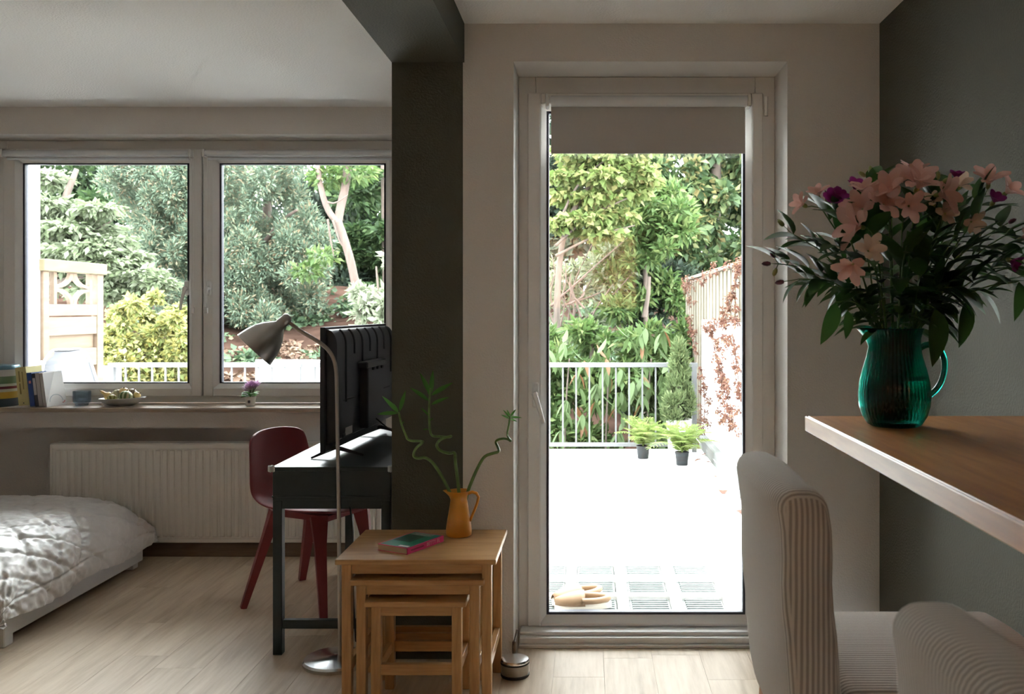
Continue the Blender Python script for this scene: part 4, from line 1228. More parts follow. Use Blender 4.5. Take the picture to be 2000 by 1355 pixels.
# ------------------------------------------------------------------ things on the window sill
SZ = 0.836
tc_ = Vector((P(-8, 0, 5.16)[0], 5.16, SZ))
tin = thing('storage_tin', 'round tin with coloured bands at the end of the window sill', 'tin', tc_)
MB().lathe([(0, 0), (0.112, 0), (0.114, 0.003), (0.114, 0.205), (0, 0.205)], tc_, 48).build('body', 'tin_bands', tin, 40)
MB().lathe([(0, 0.205), (0.117, 0.205), (0.117, 0.222), (0.112, 0.228), (0, 0.229)], tc_, 48).build('lid', 'tin_lid', tin, 40)


def sill_book(label, name, x0, w, d, h, lean, cover, y0=5.085, extra=None):
    """a book standing on the sill, spine to the room; lean in radians to the left"""
    t = thing(name, label, 'book', (x0 + w / 2, y0 + d / 2, SZ))
    M = Matrix.Translation((x0, y0, SZ)) @ Matrix.Rotation(-lean, 4, 'Y')
    lift = max(0.0, w * math.sin(lean)) if lean > 0 else 0
    M = Matrix.Translation((0, 0, lift + 0.0005)) @ M
    MB().box(0.002, w - 0.002, 0.002, d - 0.003, 0.003, h - 0.003, 0, M).build('pages', 'book_white', t)
    MB().box(0, 0.002, 0, d, 0, h, 0, M).box(w - 0.002, w, 0, d, 0, h, 0, M).box(0, w, -0.001, 0.002, 0, h, 0.0005, M).build('cover', cover, t)
    if extra: extra(t, M, w, d, h)
    return t


def yb_ink(t, M, w, d, h):
    MB().box(w * 0.25, w * 0.40, -0.0016, -0.0009, h * 0.62, h * 0.90, 0, M).build('spine_lettering', 'book_yellow_ink', t)
    MB().box(w * 0.25, w * 0.38, -0.0016, -0.0009, h * 0.30, h * 0.58, 0, M).build('spine_lettering', 'book_yellow_ink', t)
    MB().box(w * 0.58, w * 0.68, -0.0016, -0.0009, h * 0.42, h * 0.88, 0, M).build('spine_lettering', 'book_yellow_ink', t)
    MB().box(w * 0.45, w * 0.55, -0.0016, -0.0009, h * 0.05, h * 0.08, 0, M).build('spine_mark', 'book_black', t)


def blue_ink(t, M, w, d, h):
    MB().box(w * 0.3, w * 0.75, -0.0016, -0.0009, h * 0.68, h * 0.76, 0, M).build('spine_mark', 'ink_red', t)


def label_strip(t, M, w, d, h):
    MB().box(w * 0.1, w * 0.9, -0.0016, -0.0009, h * 0.35, h * 0.86, 0, M).build('spine_label', 'book_light_grey', t)


ln = 0.10
sill_book('thick mustard yellow book beside the banded tin on the sill', 'book', P(38, 0, 5.09)[0], 0.058, 0.15, 0.212, ln, 'book_yellow', extra=yb_ink)
sill_book('dark blue book leaning next to the yellow book on the sill', 'book', P(60, 0, 5.09)[0], 0.026, 0.14, 0.186, ln + 0.01, 'book_blue', extra=blue_ink)
sill_book('thin black book with pale spine label between the blue and grey books', 'book', P(70.5, 0, 5.09)[0], 0.018, 0.14, 0.183, ln + 0.02, 'book_black', extra=label_strip)
sill_book('grey book leaning between the black book and the white card', 'book', P(77.5, 0, 5.09)[0], 0.022, 0.14, 0.185, ln + 0.025, 'book_grey')
sill_book('slim pale grey book next to the white picture card', 'book', P(86.5, 0, 5.09)[0], 0.017, 0.14, 0.184, ln + 0.03, 'book_light_grey')
# white picture book leaning against them, cover to the room
wbp = [P(92, 792, 5.085), P(131, 789, 5.215), P(123, 727, 5.235), P(81, 727, 5.115)]
wbp[0].z = SZ + 0.001; wbp[1].z = SZ + 0.001
wb = thing('picture_book', 'white picture book with a pale drawing leaning on the row of books', 'book', wbp[0].lerp(wbp[1], 0.5))
e1 = (wbp[1] - wbp[0]); e2 = (wbp[3] - wbp[0]); nn = e1.cross(e2).normalized()
if nn.y > 0: nn = -nn
MB().prism([wbp[0], wbp[0] + e1, wbp[0] + e1 + e2, wbp[0] + e2], Vector(), -nn * 0.012).build('cover', 'book_white', wb)


def on_card(a, b_):
    return wbp[0] + e1 * a + e2 * b_ + nn * 0.0012


arc = [on_card(0.5 + 0.33 * math.cos(a), 0.13 + 0.20 * math.sin(a)) for a in np.linspace(0, math.pi, 16)]
MB().tube(arc, 0.0012, 4).build('drawing', 'ink_blue', wb)
MB().tube([on_card(0.80, 0.08), on_card(0.9, 0.10), on_card(0.92, 0.14)], 0.003, 5).build('drawing', 'ink_red', wb)

gv = Vector((P(160, 0, 5.17)[0], 5.17, SZ))
vt = thing('tealight_glass', 'small smoky glass tealight holder between books and bowl', 'glass', gv)
MB().lathe([(0, 0.0), (0.030, 0.0), (0.034, 0.004), (0.034, 0.012), (0.044, 0.020), (0.0465, 0.03), (0.0465, 0.082), (0.0435, 0.082), (0.0435, 0.032), (0.04, 0.024), (0.0, 0.02)], gv, 40).build('cup', 'smoke_glass', vt, 40)

bc = Vector((P(239, 0, 5.16)[0], 5.16, SZ))
bw = thing('bowl', 'shallow grey ceramic bowl of small gourds on the sill', 'bowl', bc)
Mb = Matrix(((1.0, 0, 0, 0), (0, 0.72, 0, 0), (0.035, 0, 1, 0), (0, 0, 0, 1)))
MB().lathe([(0, 0.003), (0.06, 0.003), (0.075, 0.006), (0.105, 0.022), (0.126, 0.043), (0.124, 0.046), (0.100, 0.027), (0.07, 0.012), (0, 0.010)], bc, 48, Mb).lathe([(0, 0), (0.055, 0), (0.055, 0.005), (0, 0.005)], bc, 32, Matrix.Diagonal((1, 0.72, 1, 1))).build('body', 'bowl_ceramic', bw, 50)


def gourd(label, px, py, Y, r, m, squash=0.85, lobes=8, tilt=(0, 0), neck=0.0):
    r *= 1.14
    c = P(px, py - 4, Y)
    t = thing('gourd', label, 'gourd', c - Vector((0, 0, r * squash)), 'gourds in the bowl')
    M = Matrix.Rotation(tilt[0], 4, 'X') @ Matrix.Rotation(tilt[1], 4, 'Y')
    pr = [(r * math.sin(a), -r * squash * math.cos(a)) for a in np.linspace(0.0, math.pi, 14)]
    if neck:
        pr = pr[:10] + [(r * 0.62, r * squash * 0.75), (r * 0.42, r * squash * 1.15), (r * 0.36, r * squash * (1 + neck * 0.6)), (r * 0.30, r * squash * (1 + neck)), (0.0, r * squash * (1.08 + neck))]
    o = MB().lathe(pr, c, 32, M, (lambda a, z, rr: rr * 0.06 * math.cos(lobes * a)) if lobes else None).build('fruit', m, t, True)
    # origin in the middle so the stripes run from pole to pole
    off = c - WM[o.name].translation
    o.data.transform(Matrix.Translation(-off))
    if not neck:
        o.data.transform(M.inverted()); MM = Matrix.Translation(c) @ M
    else:
        MM = Matrix.Translation(c)
    o.matrix_basis = MM; WM[o.name] = MM
    top = M @ Vector((0, 0, r * squash * (1.05 + neck)))
    MB().tube([c + top * 0.88, c + top * 1.12, c + top * 1.25 + Vector((0.003, 0, 0))], [0.004, 0.003, 0.0025], 6).build('stalk', 'gourd_stem', t, True)


gourd('pear shaped yellow gourd with its neck over the bowl rim', 211, 777, 5.15, 0.020, 'gourd_yellow', 0.85, 0, (0.1, -0.95), 1.3)
gourd('olive green gourd at the rim beside the yellow necked one', 219, 782, 5.11, 0.022, 'gourd_olive', 0.8, 7, (-0.6, -0.3))
gourd('dark green striped cream gourd in front of the bowl', 246, 778, 5.115, 0.031, 'gourd_striped', 0.88, 9, (-0.25, 0.1))
gourd('pale green ribbed gourd in the middle of the bowl', 229, 774, 5.17, 0.026, 'gourd_pale', 0.85, 8, (-0.5, -0.5))
gourd('small round yellow gourd on top of the others', 242, 768, 5.16, 0.022, 'gourd_yellow', 0.8, 6, (0.3, 0.2))
gourd('brown mottled gourd in the back of the bowl', 258, 772, 5.19, 0.026, 'gourd_brown', 0.85, 8, (0.2, 0.6))
gourd('little yellow gourd at the far end of the bowl', 268, 776, 5.16, 0.018, 'gourd_yellow', 0.9, 0, (0.0, 0.9))

cp = Vector((P(489, 0, 5.15)[0], 5.15, SZ))
cy = thing('potted_cyclamen', 'small pink cyclamen in a white printed pot on the sill', 'plant', cp)
pot = MB().lathe([(0, 0), (0.021, 0), (0.023, 0.003), (0.030, 0.046), (0.0315, 0.046), (0.0315, 0.052), (0.028, 0.052), (0.027, 0.044), (0, 0.042)], cp, 32).build('pot', 'pot_white', cy, 40)
MB().box(cp.x - 0.005, cp.x + 0.009, cp.y - 0.0292, cp.y - 0.024, SZ + 0.018, SZ + 0.034, 0.002).build('print', 'pot_print', pot)
cl = leaf_mesh('leaf', 'cyclamen_leaf', 0.95, 0.1, 0.25, 6); cpl = leaf_mesh('petal', 'cyclamen_petal', 0.6, 0.2, -0.3, 6)
for k in range(22):
    a = rb_.random() * 6.283; r = rb_.uniform(0.006, 0.03)
    d = Vector((math.cos(a), math.sin(a), rb_.uniform(-0.1, 0.6)))
    place('leaf', cl, cy, leaf_matrix(cp + Vector((math.cos(a) * r * 0.5, math.sin(a) * r * 0.5, rb_.uniform(0.05, 0.075))), d, (0, 0, 1), rb_.uniform(0.034, 0.050)))
for k in range(17):
    a = rb_.random() * 6.283; r = rb_.uniform(0.004, 0.040)
    b_ = cp + Vector((math.cos(a) * r, math.sin(a) * r * 0.6, rb_.uniform(0.085, 0.125)))
    MB().tube([cp + Vector((0, 0, 0.05)), b_], 0.0012, 4).build('flower_stalk', 'stem_green', cy)
    for j in range(5):
        a2 = j * 1.2566 + k
        place('petal', cpl, cy, leaf_matrix(b_, Vector((math.cos(a2) * 0.6, math.sin(a2) * 0.6, 0.8)), Vector((math.cos(a2), math.sin(a2), 0)), rb_.uniform(0.026, 0.034), 1.15))

# ------------------------------------------------------------------ terrace
TZ_ = 0.08
YR = 8.35
gx, gyp = 0.238, 0.268
slab = MB()
gcols = [-0.68 + gx * k for k in range(6)]; grows = [4.06, 4.33, 4.60]
hw_, hd_ = 0.094, 0.105
# slab with real pockets for the glass pavers
xs = [NX + 0.28]
tx0, tx1 = -0.82, 0.66
ty0, ty1 = 3.952, 4.73
slab.box(-4.2, 1.6, YW + 0.371, 8.52, TZ_ - 0.3, TZ_)
slab.box(-0.49, 1.6, ty1, YW + 0.371, TZ_ - 0.3, TZ_)
slab.box(tx1, 1.6, 3.985, ty1, TZ_ - 0.3, TZ_)
slab.box(-0.49, tx1, ty0, ty1, TZ_ - 0.3, TZ_ - 0.05)
xe = [-0.49]
for c in gcols:
    if c - hw_ > -0.49: xe += [c - hw_, c + hw_]
xe.append(tx1)
for k in range(0, len(xe), 2):
    slab.box(xe[k], xe[k + 1], ty0, ty1, TZ_ - 0.05, TZ_)
for k in range(1, len(xe) - 1, 2):
    yy = ty0
    for r in grows:
        slab.box(xe[k], xe[k + 1], yy, r - hd_, TZ_ - 0.05, TZ_); yy = r + hd_
    slab.box(xe[k], xe[k + 1], yy, ty1, TZ_ - 0.05, TZ_)
terr = struct(slab.build('terrace', 'concrete'))
gp_me = None
for c in gcols:
    if c - hw_ <= -0.49: continue
    for r in grows:
        if gp_me is None:
            m_ = MB().box(c - hw_ + 0.003, c + hw_ - 0.003, r - hd_ + 0.003, r + hd_ - 0.003, TZ_ - 0.045, TZ_ - 0.014, 0.004)
            for k in range(7):
                yk = r - hd_ + 0.02 + k * 0.0285
                m_.box(c - hw_ + 0.014, c + hw_ - 0.014, yk - 0.008, yk + 0.008, TZ_ - 0.016, TZ_ - 0.007, 0.003)
            gp = m_.build('glass_paver', 'glass_block', terr); gp_me = gp.data; gz = WM[gp.name].translation.z
        else:
            place('glass_paver', gp_me, terr, Matrix.Translation((c, r, gz)))

# side wall with plank fence, kerb at its foot
SWX = 1.10
struct(MB().box(SWX, SWX + 0.14, 4.0, 8.98, TZ_ - 0.3, 1.27).build('wall_terrace', 'house_render'))
struct(MB().box(SWX - 0.07, SWX, 4.0, 8.6, TZ_, TZ_ + 0.12, 0.01).build('kerb', 'kerb'))
struct(MB().box(-4.2, -3.90, YW + 0.37, 6.55, -0.2, 2.6).build('wall_partition', 'house_render'))
fen = thing('plank_fence', 'weathered vertical plank fence above the white terrace wall', 'fence', (1.2, 8.3, 0.0))
y = 5.9; k = 0; fme = {}
while y < 10.75:
    dxo = 0.012 * (k % 2)
    z0_ = 1.272 if y < 8.98 else 0.0
    top = 1.70 + 0.006 * math.sin(k * 2.1)
    MB().box(SWX + 0.04 + dxo, SWX + 0.062 + dxo, y + 0.004, y + 0.106, z0_, top, 0.003).build('plank', 'old_fence', fen)
    y += 0.11; k += 1
MB().box(SWX + 0.02, SWX + 0.11, 5.9, 10.75, 1.702, 1.735, 0.004).build('top_rail', 'old_fence', fen)
for py in (9.2, 10.6):
    MB().box(SWX + 0.075, SWX + 0.16, py, py + 0.09, 0, 1.70, 0.004).build('post', 'old_fence', fen)

# railing
rail = thing('terrace_railing', 'grey steel terrace railing with upright bars', 'railing', (-1.6, YR, TZ_))
RX0, RX1 = -4.35, 0.985
zt_ = 0.889
MB().box(-2.53, RX1, YR - 0.02, YR + 0.02, zt_ - 0.042, zt_, 0.004).build('top_rail', 'rail_paint', rail)
MB().box(RX0, -2.60, YR - 0.02, YR + 0.02, zt_ - 0.042, zt_, 0.004).build('top_rail', 'rail_paint', rail)
MB().box(-2.53, RX1, YR - 0.015, YR + 0.015, 0.13, 0.165, 0.003).build('bottom_rail', 'rail_paint', rail)
MB().box(RX0, -2.60, YR - 0.015, YR + 0.015, 0.13, 0.165, 0.003).build('bottom_rail', 'rail_paint', rail)
bme = None; x = RX1 - 0.14
while x > RX0:
    if not (-2.66 < x < -2.46):
        if bme is None:
            o = MB().box(x - 0.007, x + 0.007, YR - 0.007, YR + 0.007, 0.165, zt_ - 0.042).build('baluster', 'rail_paint', rail); bme = o.data
        else:
            place('baluster', bme, rail, Matrix.Translation((x, YR, 0.165)))
    x -= 0.12
for px_ in (RX1 - 0.03, -2.50, -2.63, -4.32, -0.9):
    MB().box(px_ - 0.022, px_ + 0.022, YR - 0.022, YR + 0.022, TZ_ - 0.1, zt_, 0.003).build('post', 'rail_paint', rail)
for (a0, a1) in ((P(238, 0, YR + 0.05)[0], P(192, 0, YR + 0.05)[0]),):
    MB().box(a1, a0, YR + 0.03, YR + 0.05, 0.25, zt_ - 0.03, 0.003).build('infill_plate', 'white_board', rail)
wbx = thing('planter_box', 'long white boarded planter box behind the terrace railing', 'planter', (P(548, 0, 8.7)[0], 8.75, 0))
for k in range(7):
    xa = P(500 + 17 * k, 0, 8.62)[0]; xb = P(516.3 + 17 * k, 0, 8.62)[0]
    MB().box(xa, xb, 8.60, 8.62, 0.02, P(0, 702, 8.62)[2], 0.002).build('board', 'white_board', wbx)
MB().box(P(502, 0, 8.62)[0], P(617, 0, 8.62)[0], 8.62, 8.95, 0.0, P(0, 706, 8.62)[2], 0.003).build('core', 'white_board', wbx)

# wooden trellis screen standing on the terrace
SX = -3.91
ts = thing('trellis_screen', 'pale larch privacy screen with star trellis on the terrace', 'screen', (SX, 6.95, TZ_))
sy0, sy1 = 6.56, 7.37
ztop_ = 1.734


def Ys(px): return 3.905 * F / (VPX - px)


def Zs(py, Y): return EYE - (py - VPY) / F * Y


MB().box(SX - 0.02, SX + 0.045, sy0 - 0.02, sy1 + 0.03, ztop_ - 0.085, ztop_, 0.004).build('top_rail', 'larch_rail', ts)
for a, b_ in ((sy0, sy0 + 0.07), (sy1 - 0.09, sy1)):
    MB().box(SX - 0.02, SX + 0.03, a, b_, TZ_, ztop_ - 0.085, 0.003).build('post', 'larch', ts)
zm = Zs(598, 6.9) - 0.025
MB().box(SX - 0.015, SX + 0.028, sy0 + 0.07, sy1 - 0.09, zm - 0.045, zm + 0.04, 0.003).build('mid_rail', 'larch', ts)
la0, la1 = sy0 + 0.16, sy1 - 0.17
for a in (la0, la1):
    MB().box(SX - 0.01, SX + 0.022, a - 0.02, a + 0.02, zm + 0.04, ztop_ - 0.085, 0.002).build('slat', 'larch', ts)
lc, lzc = (la0 + la1) / 2, (zm + 0.04 + ztop_ - 0.085) / 2
hy, hz = (la1 - la0) / 2 - 0.02, (ztop_ - 0.085 - zm - 0.04) / 2
for sy_ in (-1, 1):
    for sz_ in (-1, 1):
        m_ = MB(); V = []
        n_ = 10
        for i in range(n_ + 1):
            a = i / n_ * math.pi / 2
            for rr in (0.80, 1.0):
                for xx in (SX - 0.006, SX + 0.02):
                    V.append((xx, lc + sy_ * (hy - hy * rr * math.cos(a)), lzc + sz_ * (hz - hz * rr * math.sin(a))))
        Fc = []
        for i in range(n_):
            o_ = i * 4; p_ = o_ + 4
            Fc += [(o_, o_ + 1, p_ + 1, p_), (o_ + 2, p_ + 2, p_ + 3, o_ + 3), (o_, p_, p_ + 2, o_ + 2), (o_ + 1, o_ + 3, p_ + 3, p_ + 1)]
        Fc += [(0, 2, 3, 1), (n_ * 4, n_ * 4 + 1, n_ * 4 + 3, n_ * 4 + 2)]
        m_.add(V, Fc).build('star_arc', 'larch', ts, 40)
z = zm - 0.055; k = 0
while z > TZ_ + 0.15:
    if k % 2 == 0:
        MB().box(SX + 0.004, SX + 0.024, sy0 + 0.03, sy1 - 0.09, z - 0.135, z, 0.003).build('board', 'larch', ts)
    else:
        MB().box(SX - 0.024, SX - 0.004, sy0 + 0.07, sy1 - 0.09, z - 0.13, z, 0.003).build('board', 'larch', ts)
    z -= 0.122; k += 1

# folding lounger
lg_ = thing('sun_lounger', 'folding lounger with pale sling back and white tube frame on the terrace', 'lounger', (P(135, 0, 6.3)[0], 6.2, TZ_))
bt0, bt1 = P(104, 684, 6.55), P(158, 682, 6.62)
bb0, bb1 = P(72, 790, 6.05), P(204, 790, 6.05)
mid0, mid1 = P(86, 705, 6.45), P(176, 702, 6.5)
m_ = MB(); V = []; nI = 14


def edge_pt(a, b_, c, t):
    return a.lerp(b_, t / 0.72) if t < 0.72 else b_.lerp(c, (t - 0.72) / 0.28)


for i in range(nI):
    t = i / (nI - 1)
    L0 = edge_pt(bb0, mid0, bt0, t); R0 = edge_pt(bb1, mid1, bt1, t)
    ins = 0.03 + (0.10 * math.sin((t - 0.72) / 0.28 * math.pi) if t > 0.72 else 0)
    V += [L0.lerp(R0, ins), L0.lerp(R0, 0.5) + Vector((0, 0.02, 0)), L0.lerp(R0, 1 - ins)]
m_.add(V, [(i * 3 + j, i * 3 + j + 1, i * 3 + j + 4, i * 3 + j + 3) for i in range(nI - 1) for j in (0, 1)])
o = m_.build('sling', 'sling_fabric', lg_, True); mo = o.modifiers.new('t', 'SOLIDIFY'); mo.thickness = 0.006
fr_ = smooth_path([bb0, bb0.lerp(mid0, 0.9), mid0, bt0 + Vector((-0.02, 0, -0.01)), bt0 + Vector((0.01, 0, 0.006)), bt0.lerp(bt1, 0.5), bt1 + Vector((-0.01, 0, 0.006)), bt1 + Vector((0.02, 0, -0.01)), mid1, bb1.lerp(mid1, 0.9), bb1], 2)
MB().tube(fr_, 0.0095, 8).build('back_frame', 'lounger_tube', lg_, True)
MB().tube([bb0, Vector((bb0.x, 5.75, bb0.z - 0.02))], 0.012, 8).tube([bb1, Vector((bb1.x, 5.75, bb1.z - 0.02))], 0.012, 8).tube([(bb0.x, 5.75, bb0.z - 0.02), (bb1.x, 5.75, bb1.z - 0.02)], 0.012, 8).build('seat_frame', 'lounger_tube', lg_, True)
MB().box(bb0.x + 0.015, bb1.x - 0.015, 5.76, 6.05, bb0.z - 0.024, bb0.z - 0.016).build('seat_sling', 'sling_fabric', lg_)
for xx in (bb0.x, bb1.x):
    MB().tube([(xx, 5.80, bb0.z - 0.02), (xx, 5.72, TZ_ + 0.011)], 0.011, 8).build('leg', 'lounger_tube', lg_, True)
    MB().tube([(xx, 6.05, bb0.z), (xx, 6.35, TZ_ + 0.011)], 0.011, 8).build('leg', 'lounger_tube', lg_, True)
for q_ in (mid0, mid1):
    MB().tube([q_ + Vector((-0.02, -0.01, -0.012)), q_ + Vector((0.02, -0.01, -0.03))], 0.02, 8).build('hinge', 'lounger_joint', lg_, True)


def clog(label, c, ang):
    t = thing('clog', label, 'shoe', c, 'pair of clogs outside the door')
    M = Matrix.Translation(c) @ Matrix.Rotation(ang, 4, 'Z')

    def shell(f0, f1, z0, zt, shrink, name, m):
        m_ = MB(); nA, rows = 20, []
        for zz, kk in ((z0, 0.92), ((z0 + zt) / 2, 1.0), (zt, 0.93)):
            for k in range(nA):
                a = 2 * math.pi * k / nA
                yy = 0.125 * math.cos(a); w_ = 0.045 * (1 + 0.22 * math.cos(a)) * math.sin(a)
                m_.v.append(tuple(M @ Vector((w_ * kk * shrink, yy * (0.97 + 0.03 * kk) * shrink, zz))))
        m_.f = [(r * nA + k, r * nA + (k + 1) % nA, (r + 1) * nA + (k + 1) % nA, (r + 1) * nA + k) for r in (0, 1) for k in range(nA)] + [tuple(range(nA)), tuple(2 * nA + k for k in range(nA))]
        return m_.build(name, m, t, 40)
    shell(0, 1, 0.0, 0.026, 1.0, 'sole', 'clog_sole')
    shell(0, 1, 0.026, 0.030, 0.92, 'footbed', 'clog_lining')
    m_ = MB(); nA, nR = 12, 7
    for i in range(nR):
        tt = i / (nR - 1); yy = -0.005 + 0.128 * tt
        hw2 = 0.053 * math.sqrt(max(0.02, 1 - (max(0, yy - 0.02) / 0.108) ** 2)); hh = 0.055 * (1 - 0.55 * tt ** 1.5)
        for k in range(nA + 1):
            a = math.pi * k / nA
            m_.v.append(tuple(M @ Vector((-hw2 * math.cos(a), yy, 0.022 + hh * math.sin(a) ** 0.8))))
    m_.f = [(i * (nA + 1) + k, i * (nA + 1) + k + 1, (i + 1) * (nA + 1) + k + 1, (i + 1) * (nA + 1) + k) for i in range(nR - 1) for k in range(nA)]
    o = m_.build('upper', 'clog_leather', t, True); mo = o.modifiers.new('t', 'SOLIDIFY'); mo.thickness = 0.004
    MB().tube(smooth_path([M @ Vector((-0.048, 0.01, 0.042)), M @ Vector((-0.038, -0.07, 0.04)), M @ Vector((0, -0.122, 0.042)), M @ Vector((0.038, -0.07, 0.04)), M @ Vector((0.048, 0.01, 0.042))], 2), 0.014, 8).build('heel_strap', 'clog_leather', t, True)


clog('tan clog on the glass pavers turned towards the railing', Vector((-0.05, 4.10, TZ_)), math.radians(118))
clog('tan clog on the pavers lying closer to the door glass', Vector((-0.025, 4.005, TZ_)), math.radians(96))


# ------------------------------------------------------------------ foliage generator
def foliage(name, m, parent, clumps, n, L_, wr, seed, up=0.0, out=0.6, flat=0.0, shell=0.55, jit=0.35):
    """clumps: (cx,cy,cz,rx,ry,rz,weight). Each leaf is a folded diamond."""
    rs = np.random.RandomState(seed)
    C = np.array([c[:6] for c in clumps], float); w = np.array([c[6] for c in clumps], float); w /= w.sum()
    idx = rs.choice(len(clumps), n, p=w)
    d = rs.normal(size=(n, 3)); d /= np.linalg.norm(d, axis=1, keepdims=True)
    r = 1 - (1 - shell) * rs.rand(n) ** 1.3
    r *= 1 + 0.10 * rs.normal(size=n)
    pos = C[idx, :3] + d * C[idx, 3:6] * r[:, None]
    dr = d * out + rs.normal(size=(n, 3)) * jit
    dr[:, 2] = dr[:, 2] * (1 - flat) + up
    dr /= np.linalg.norm(dr, axis=1, keepdims=True) + 1e-9
    nn_ = rs.normal(size=(n, 3)) * 0.6 + np.array([0, -0.15, 0.9])
    sx = np.cross(dr, nn_); sx /= np.linalg.norm(sx, axis=1, keepdims=True) + 1e-9
    nz = np.cross(sx, dr)
    ln_ = L_ * (0.65 + 0.7 * rs.rand(n))[:, None]
    hw2 = ln_ * wr * 0.5
    v0 = pos; v2 = pos + dr * ln_ - nz * ln_ * 0.12
    mid_ = pos + dr * ln_ * 0.45
    v1 = mid_ - sx * hw2 + nz * hw2 * 0.35; v3 = mid_ + sx * hw2 + nz * hw2 * 0.35
    V = np.stack([v0, v1, v2, v3], 1).reshape(-1, 3)
    c = np.array([pos[:, 0].mean(), pos[:, 1].mean(), V[:, 2].min()])
    V -= c
    me = bpy.data.meshes.new(name)
    me.vertices.add(4 * n); me.vertices.foreach_set('co', V.ravel())
    base = np.arange(n) * 4
    T = np.stack([base, base + 1, base + 2, base, base + 2, base + 3], 1).ravel()
    me.loops.add(6 * n); me.loops.foreach_set('vertex_index', T)
    me.polygons.add(2 * n)
    me.polygons.foreach_set('loop_start', np.arange(2 * n) * 3)
    me.update(calc_edges=True)
    me.materials.append(MATS[m])
    o = bpy.data.objects.new(name, me)
    _link(o, parent, Matrix.Translation(Vector(c)))
    o['kind'] = 'stuff'
    return o


def gz_(x, y):
    """garden ground height"""
    if y < 9: return -0.25
    b = -0.25 + 0.10 * min(y - 9, 3)
    b += 0.20 * max(0, min(y - 11, 9))
    if x > -1.5: b -= 0.5 * min(1, (x + 1.5) / 1.5)
    return b + 0.04 * math.sin(x * 2.1 + y) + 0.03 * math.sin(y * 3 - x)


g_ = MB(); gxn, gyn = 60, 50
for i in range(gxn):
    for j in range(gyn):
        x = -16 + 30 * i / (gxn - 1); yq = 8.5 + 26 * (j / (gyn - 1)) ** 1.6
        g_.v.append((x, yq, gz_(x, yq)))
g_.f = [(i * gyn + j, (i + 1) * gyn + j, (i + 1) * gyn + j + 1, i * gyn + j + 1) for i in range(gxn - 1) for j in range(gyn - 1)]
struct(g_.build('ground', 'garden_soil', None, True))

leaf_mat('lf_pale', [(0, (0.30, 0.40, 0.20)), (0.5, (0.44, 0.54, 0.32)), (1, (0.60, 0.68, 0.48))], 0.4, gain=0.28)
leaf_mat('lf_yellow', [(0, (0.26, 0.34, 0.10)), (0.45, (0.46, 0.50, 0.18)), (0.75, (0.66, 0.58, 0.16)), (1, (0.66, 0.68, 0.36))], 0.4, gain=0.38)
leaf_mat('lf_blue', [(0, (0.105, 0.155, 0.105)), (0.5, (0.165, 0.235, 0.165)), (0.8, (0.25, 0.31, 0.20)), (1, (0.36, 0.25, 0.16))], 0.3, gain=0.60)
leaf_mat('lf_dark', [(0, (0.05, 0.105, 0.04)), (0.6, (0.09, 0.17, 0.06)), (1, (0.17, 0.27, 0.10))], 0.35)
leaf_mat('lf_deep', [(0, (0.045, 0.08, 0.055)), (0.7, (0.085, 0.13, 0.085)), (1, (0.13, 0.18, 0.11))], 0.3)
leaf_mat('lf_mid', [(0, (0.11, 0.21, 0.06)), (0.6, (0.18, 0.31, 0.09)), (1, (0.33, 0.42, 0.15))], 0.4)
leaf_mat('lf_hazel', [(0, (0.20, 0.31, 0.08)), (0.5, (0.34, 0.44, 0.14)), (0.85, (0.47, 0.52, 0.20)), (1, (0.56, 0.50, 0.20))], 0.45)
leaf_mat('lf_climber', [(0, (0.06, 0.12, 0.05)), (0.5, (0.13, 0.21, 0.08)), (0.8, (0.26, 0.32, 0.13)), (1, (0.52, 0.43, 0.18))], 0.35)
leaf_mat('lf_white', [(0, (0.34, 0.42, 0.26)), (1, (0.58, 0.62, 0.46))], 0.4)
leaf_mat('lf_ivy', [(0, (0.08, 0.15, 0.08)), (0.7, (0.15, 0.25, 0.13)), (1, (0.26, 0.35, 0.16))], 0.25)
leaf_mat('lf_litter', [(0, (0.16, 0.085, 0.05)), (0.6, (0.28, 0.17, 0.11)), (1, (0.36, 0.25, 0.17))], 0.1)
leaf_mat('lf_rhodo', [(0, (0.12, 0.21, 0.07)), (0.6, (0.21, 0.31, 0.12)), (1, (0.34, 0.42, 0.20))], 0.3)
leaf_mat('lf_rhodo_brown', [(0, (0.30, 0.14, 0.06)), (1, (0.46, 0.25, 0.13))], 0.3)
leaf_mat('lf_red', [(0, (0.17, 0.06, 0.04)), (0.6, (0.30, 0.13, 0.085)), (1, (0.40, 0.24, 0.14))], 0.35)
leaf_mat('lf_fern', [(0, (0.28, 0.44, 0.09)), (0.6, (0.40, 0.54, 0.15)), (1, (0.55, 0.64, 0.25))], 0.45)
leaf_mat('lf_potconifer', [(0, (0.18, 0.27, 0.10)), (0.7, (0.28, 0.38, 0.16)), (1, (0.42, 0.5, 0.22))], 0.3)


def cl_px(lst, Y, ry=None):
    """clumps from picture positions at depth Y: (px, py, rx px, rz px, dY, weight)"""
    out = []
    for px, py, rx, rz, dy, w in lst:
        YY = Y + dy; c = P(px, py, YY); k = YY / F
        out.append((c.x, c.y, c.z, rx * k, (ry if ry else rx * k), rz * k, w))
    return out


def rand_clumps(n, x0, x1, y0, y1, rx, rz, Y, depth, seed, keep=None):
    r_ = random.Random(seed); out = []
    while len(out) < n:
        a, b_ = r_.uniform(x0, x1), r_.uniform(y0, y1)
        if keep and not keep(a, b_): continue
        s_ = r_.uniform(0.7, 1.3)
        out.append((a, b_, rx * s_, rz * s_, r_.uniform(-depth, depth), s_ * s_))
    return cl_px(out, Y)


def trunk(t, pts, r0, r1, m='bark_dark', name='trunk'):
    pp = smooth_path(pts, 2); n = len(pp)
    return MB().tube(pp, [r0 + (r1 - r0) * i / (n - 1) for i in range(n)], 10).build(name, m, t, True)


